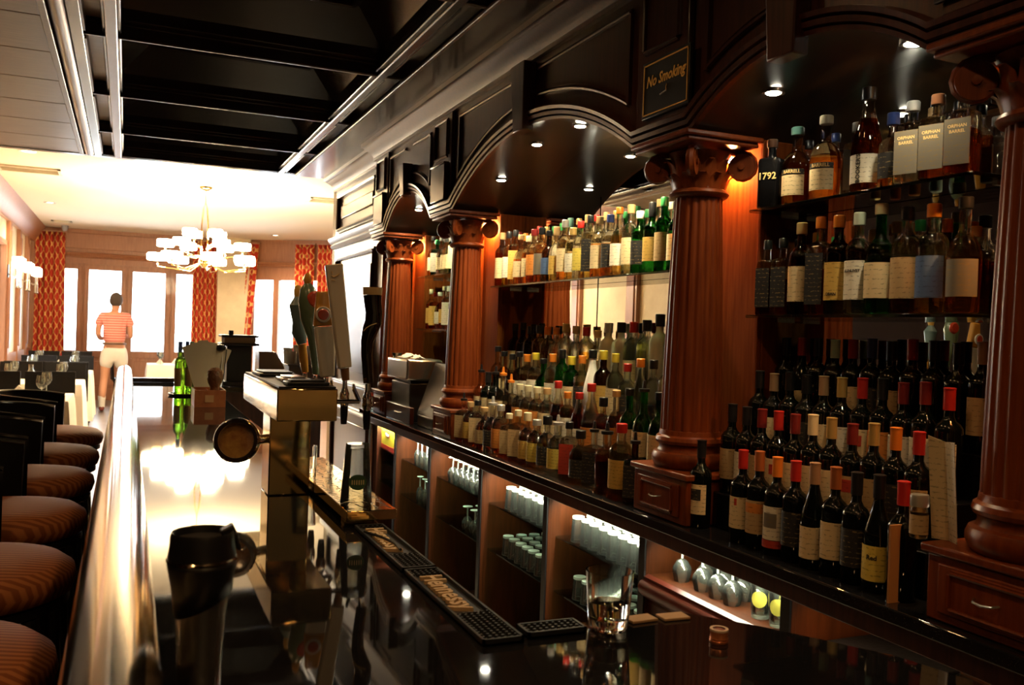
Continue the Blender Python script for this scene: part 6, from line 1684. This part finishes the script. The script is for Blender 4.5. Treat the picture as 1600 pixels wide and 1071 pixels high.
# shirt, shorts
Vs = [(0, 0, 1.05), (0, 0, 1.14), (0, 0, 1.30), (0, -0.01, 1.44), (0, 0, 1.525), (-0.175, -0.005, 1.485), (-0.240, -0.02, 1.33), (0.175, -0.005, 1.485), (0.240, -0.02, 1.32)]
skinned('shirt', Vs, [(0, 1), (1, 2), (2, 3), (3, 4), (3, 5), (5, 6), (3, 7), (7, 8)], [(0.165, 0.125), (0.165, 0.13), (0.178, 0.135), (0.18, 0.13), (0.075, 0.07), 0.080, 0.068, 0.080, 0.068], SHIRTM, root=2)
Vh = [(0, 0, 1.05), (0, 0, 0.96), (-0.10, 0, 0.86), (-0.118, 0.0, 0.64), (0.10, 0, 0.86), (0.118, 0.01, 0.64)]
skinned('shorts', Vh, [(0, 1), (1, 2), (2, 3), (1, 4), (4, 5)], [(0.165, 0.125), (0.175, 0.14), 0.118, 0.108, 0.118, 0.108], SHORTS, root=1)
def ml(name, prof, c, m, seg=20, ax=(0, 0, 1), sq=1.0):
    return MB().lathe(prof, seg, Vector(c) + mo, ax=ax).obj(name, m, man)
ml('belt', [(0.150, 1.045), (0.158, 1.045), (0.158, 1.075), (0.150, 1.075)], (0, 0, 0), mat('brown_belt', (0.10, 0.05, 0.03), 0.5))
for o in (bpy.data.objects.get('belt'),):
    me = o.data
    for v in me.vertices:
        v.co.x = (v.co.x + 0.17) * 1.13 - 0.17; v.co.y *= 0.92
for sx, k, yy in ((-0.155, 0, -0.03), (0.10, 1, 0.01)):
    ml('sock', [(0.0, 0.07), (0.048, 0.07), (0.05, 0.12), (0.058, 0.24), (0.052, 0.245), (0, 0.24)], (sx, yy, 0), SOCK)
    sv = [(sx, yy - 0.05, 0.05), (sx, yy + 0.02, 0.055), (sx, yy + 0.12, 0.045), (sx, yy + 0.20, 0.035)]
    skinned('shoe', sv, [(0, 1), (1, 2), (2, 3)], [0.042, 0.046, 0.046, 0.030], SHOE, root=1)
# head details
hc = Vector((0.01, 0.035, 1.745)) + mo
hm = MB()
def hemi(mb, c, rx, ry, rz, z_from, m=0, seg=20, rings=8):
    vs = []; fs = []
    for i in range(rings + 1):
        ph = z_from + (pi / 2 - z_from) * i / rings
        for k in range(seg):
            a = 2 * pi * k / seg
            vs.append((c.x + rx * cos(ph) * cos(a), c.y + ry * cos(ph) * sin(a), c.z + rz * sin(ph)))
    for i in range(rings):
        for k in range(seg):
            l = (k + 1) % seg; fs.append((i * seg + k, i * seg + l, (i + 1) * seg + l, (i + 1) * seg + k))
    return mb.add(vs, fs, m)
hemi(hm, hc + Vector((0, -0.018, 0.0)), 0.096, 0.110, 0.122, -0.85).obj('hair', HAIR, man, ang=60)
hemi(MB(), hc + Vector((0, 0.012, -0.015)), 0.074, 0.095, 0.12, -1.5).obj('face', SKIN, man, ang=60)
for s_ in (-1, 1):
    hemi(MB(), hc + Vector((0.083 * s_, -0.005, -0.03)), 0.012, 0.022, 0.032, -1.5, seg=10).obj('ear', SKIN, man)
hemi(MB(), hc + Vector((0, 0.108, -0.035)), 0.012, 0.018, 0.025, -1.5, seg=10).obj('nose', SKIN, man)
for s_ in (-1, 1):
    hemi(MB(), hc + Vector((0.03 * s_, 0.097, -0.01)), 0.010, 0.010, 0.007, -1.5, seg=8).obj('eye', PORC, man)
hemi(MB(), hc + Vector((0, 0.100, -0.075)), 0.024, 0.010, 0.006, -1.5, seg=10).obj('mouth', mat('lips', (0.40, 0.12, 0.10), 0.5), man)
# hands with fingers
for s_, w in ((-1, Vector((-0.12, 0.225, 1.14))), (1, Vector((0.12, 0.245, 1.205)))):
    d = Vector((-0.55 * s_, 0.8, 0.12)).normalized(); side = Vector((0, 0, 1)); nv = d.cross(side).normalized()
    p = w + d * 0.05
    V2 = [tuple(w), tuple(p)]; E2 = [(0, 1)]; R2 = [(0.026, 0.02), (0.038, 0.016)]
    for f in range(4):
        b = p + side * (0.026 - 0.0175 * f) + d * 0.035
        L = (0.062, 0.07, 0.066, 0.052)[f]
        k = len(V2)
        V2 += [tuple(b), tuple(b + d * L * .5 - nv * 0.008 * s_), tuple(b + d * L * .8 - nv * 0.03 * s_)]
        E2 += [(1, k), (k, k + 1), (k + 1, k + 2)]; R2 += [0.0095, 0.0088, 0.0078]
    k = len(V2); b = w + side * 0.03 + d * 0.02
    V2 += [tuple(b), tuple(b + side * 0.02 + d * 0.03)]; E2 += [(0, k), (k, k + 1)]; R2 += [0.011, 0.009]
    skinned('hand', V2, E2, R2, SKIN, root=0, sub=1)
tag(MB().box(-0.275, -0.105, 15.625, 15.632, 1.10, 1.26).obj('paper_sheet', PAPER), 'sheet of paper the standing man is holding', 'paper')
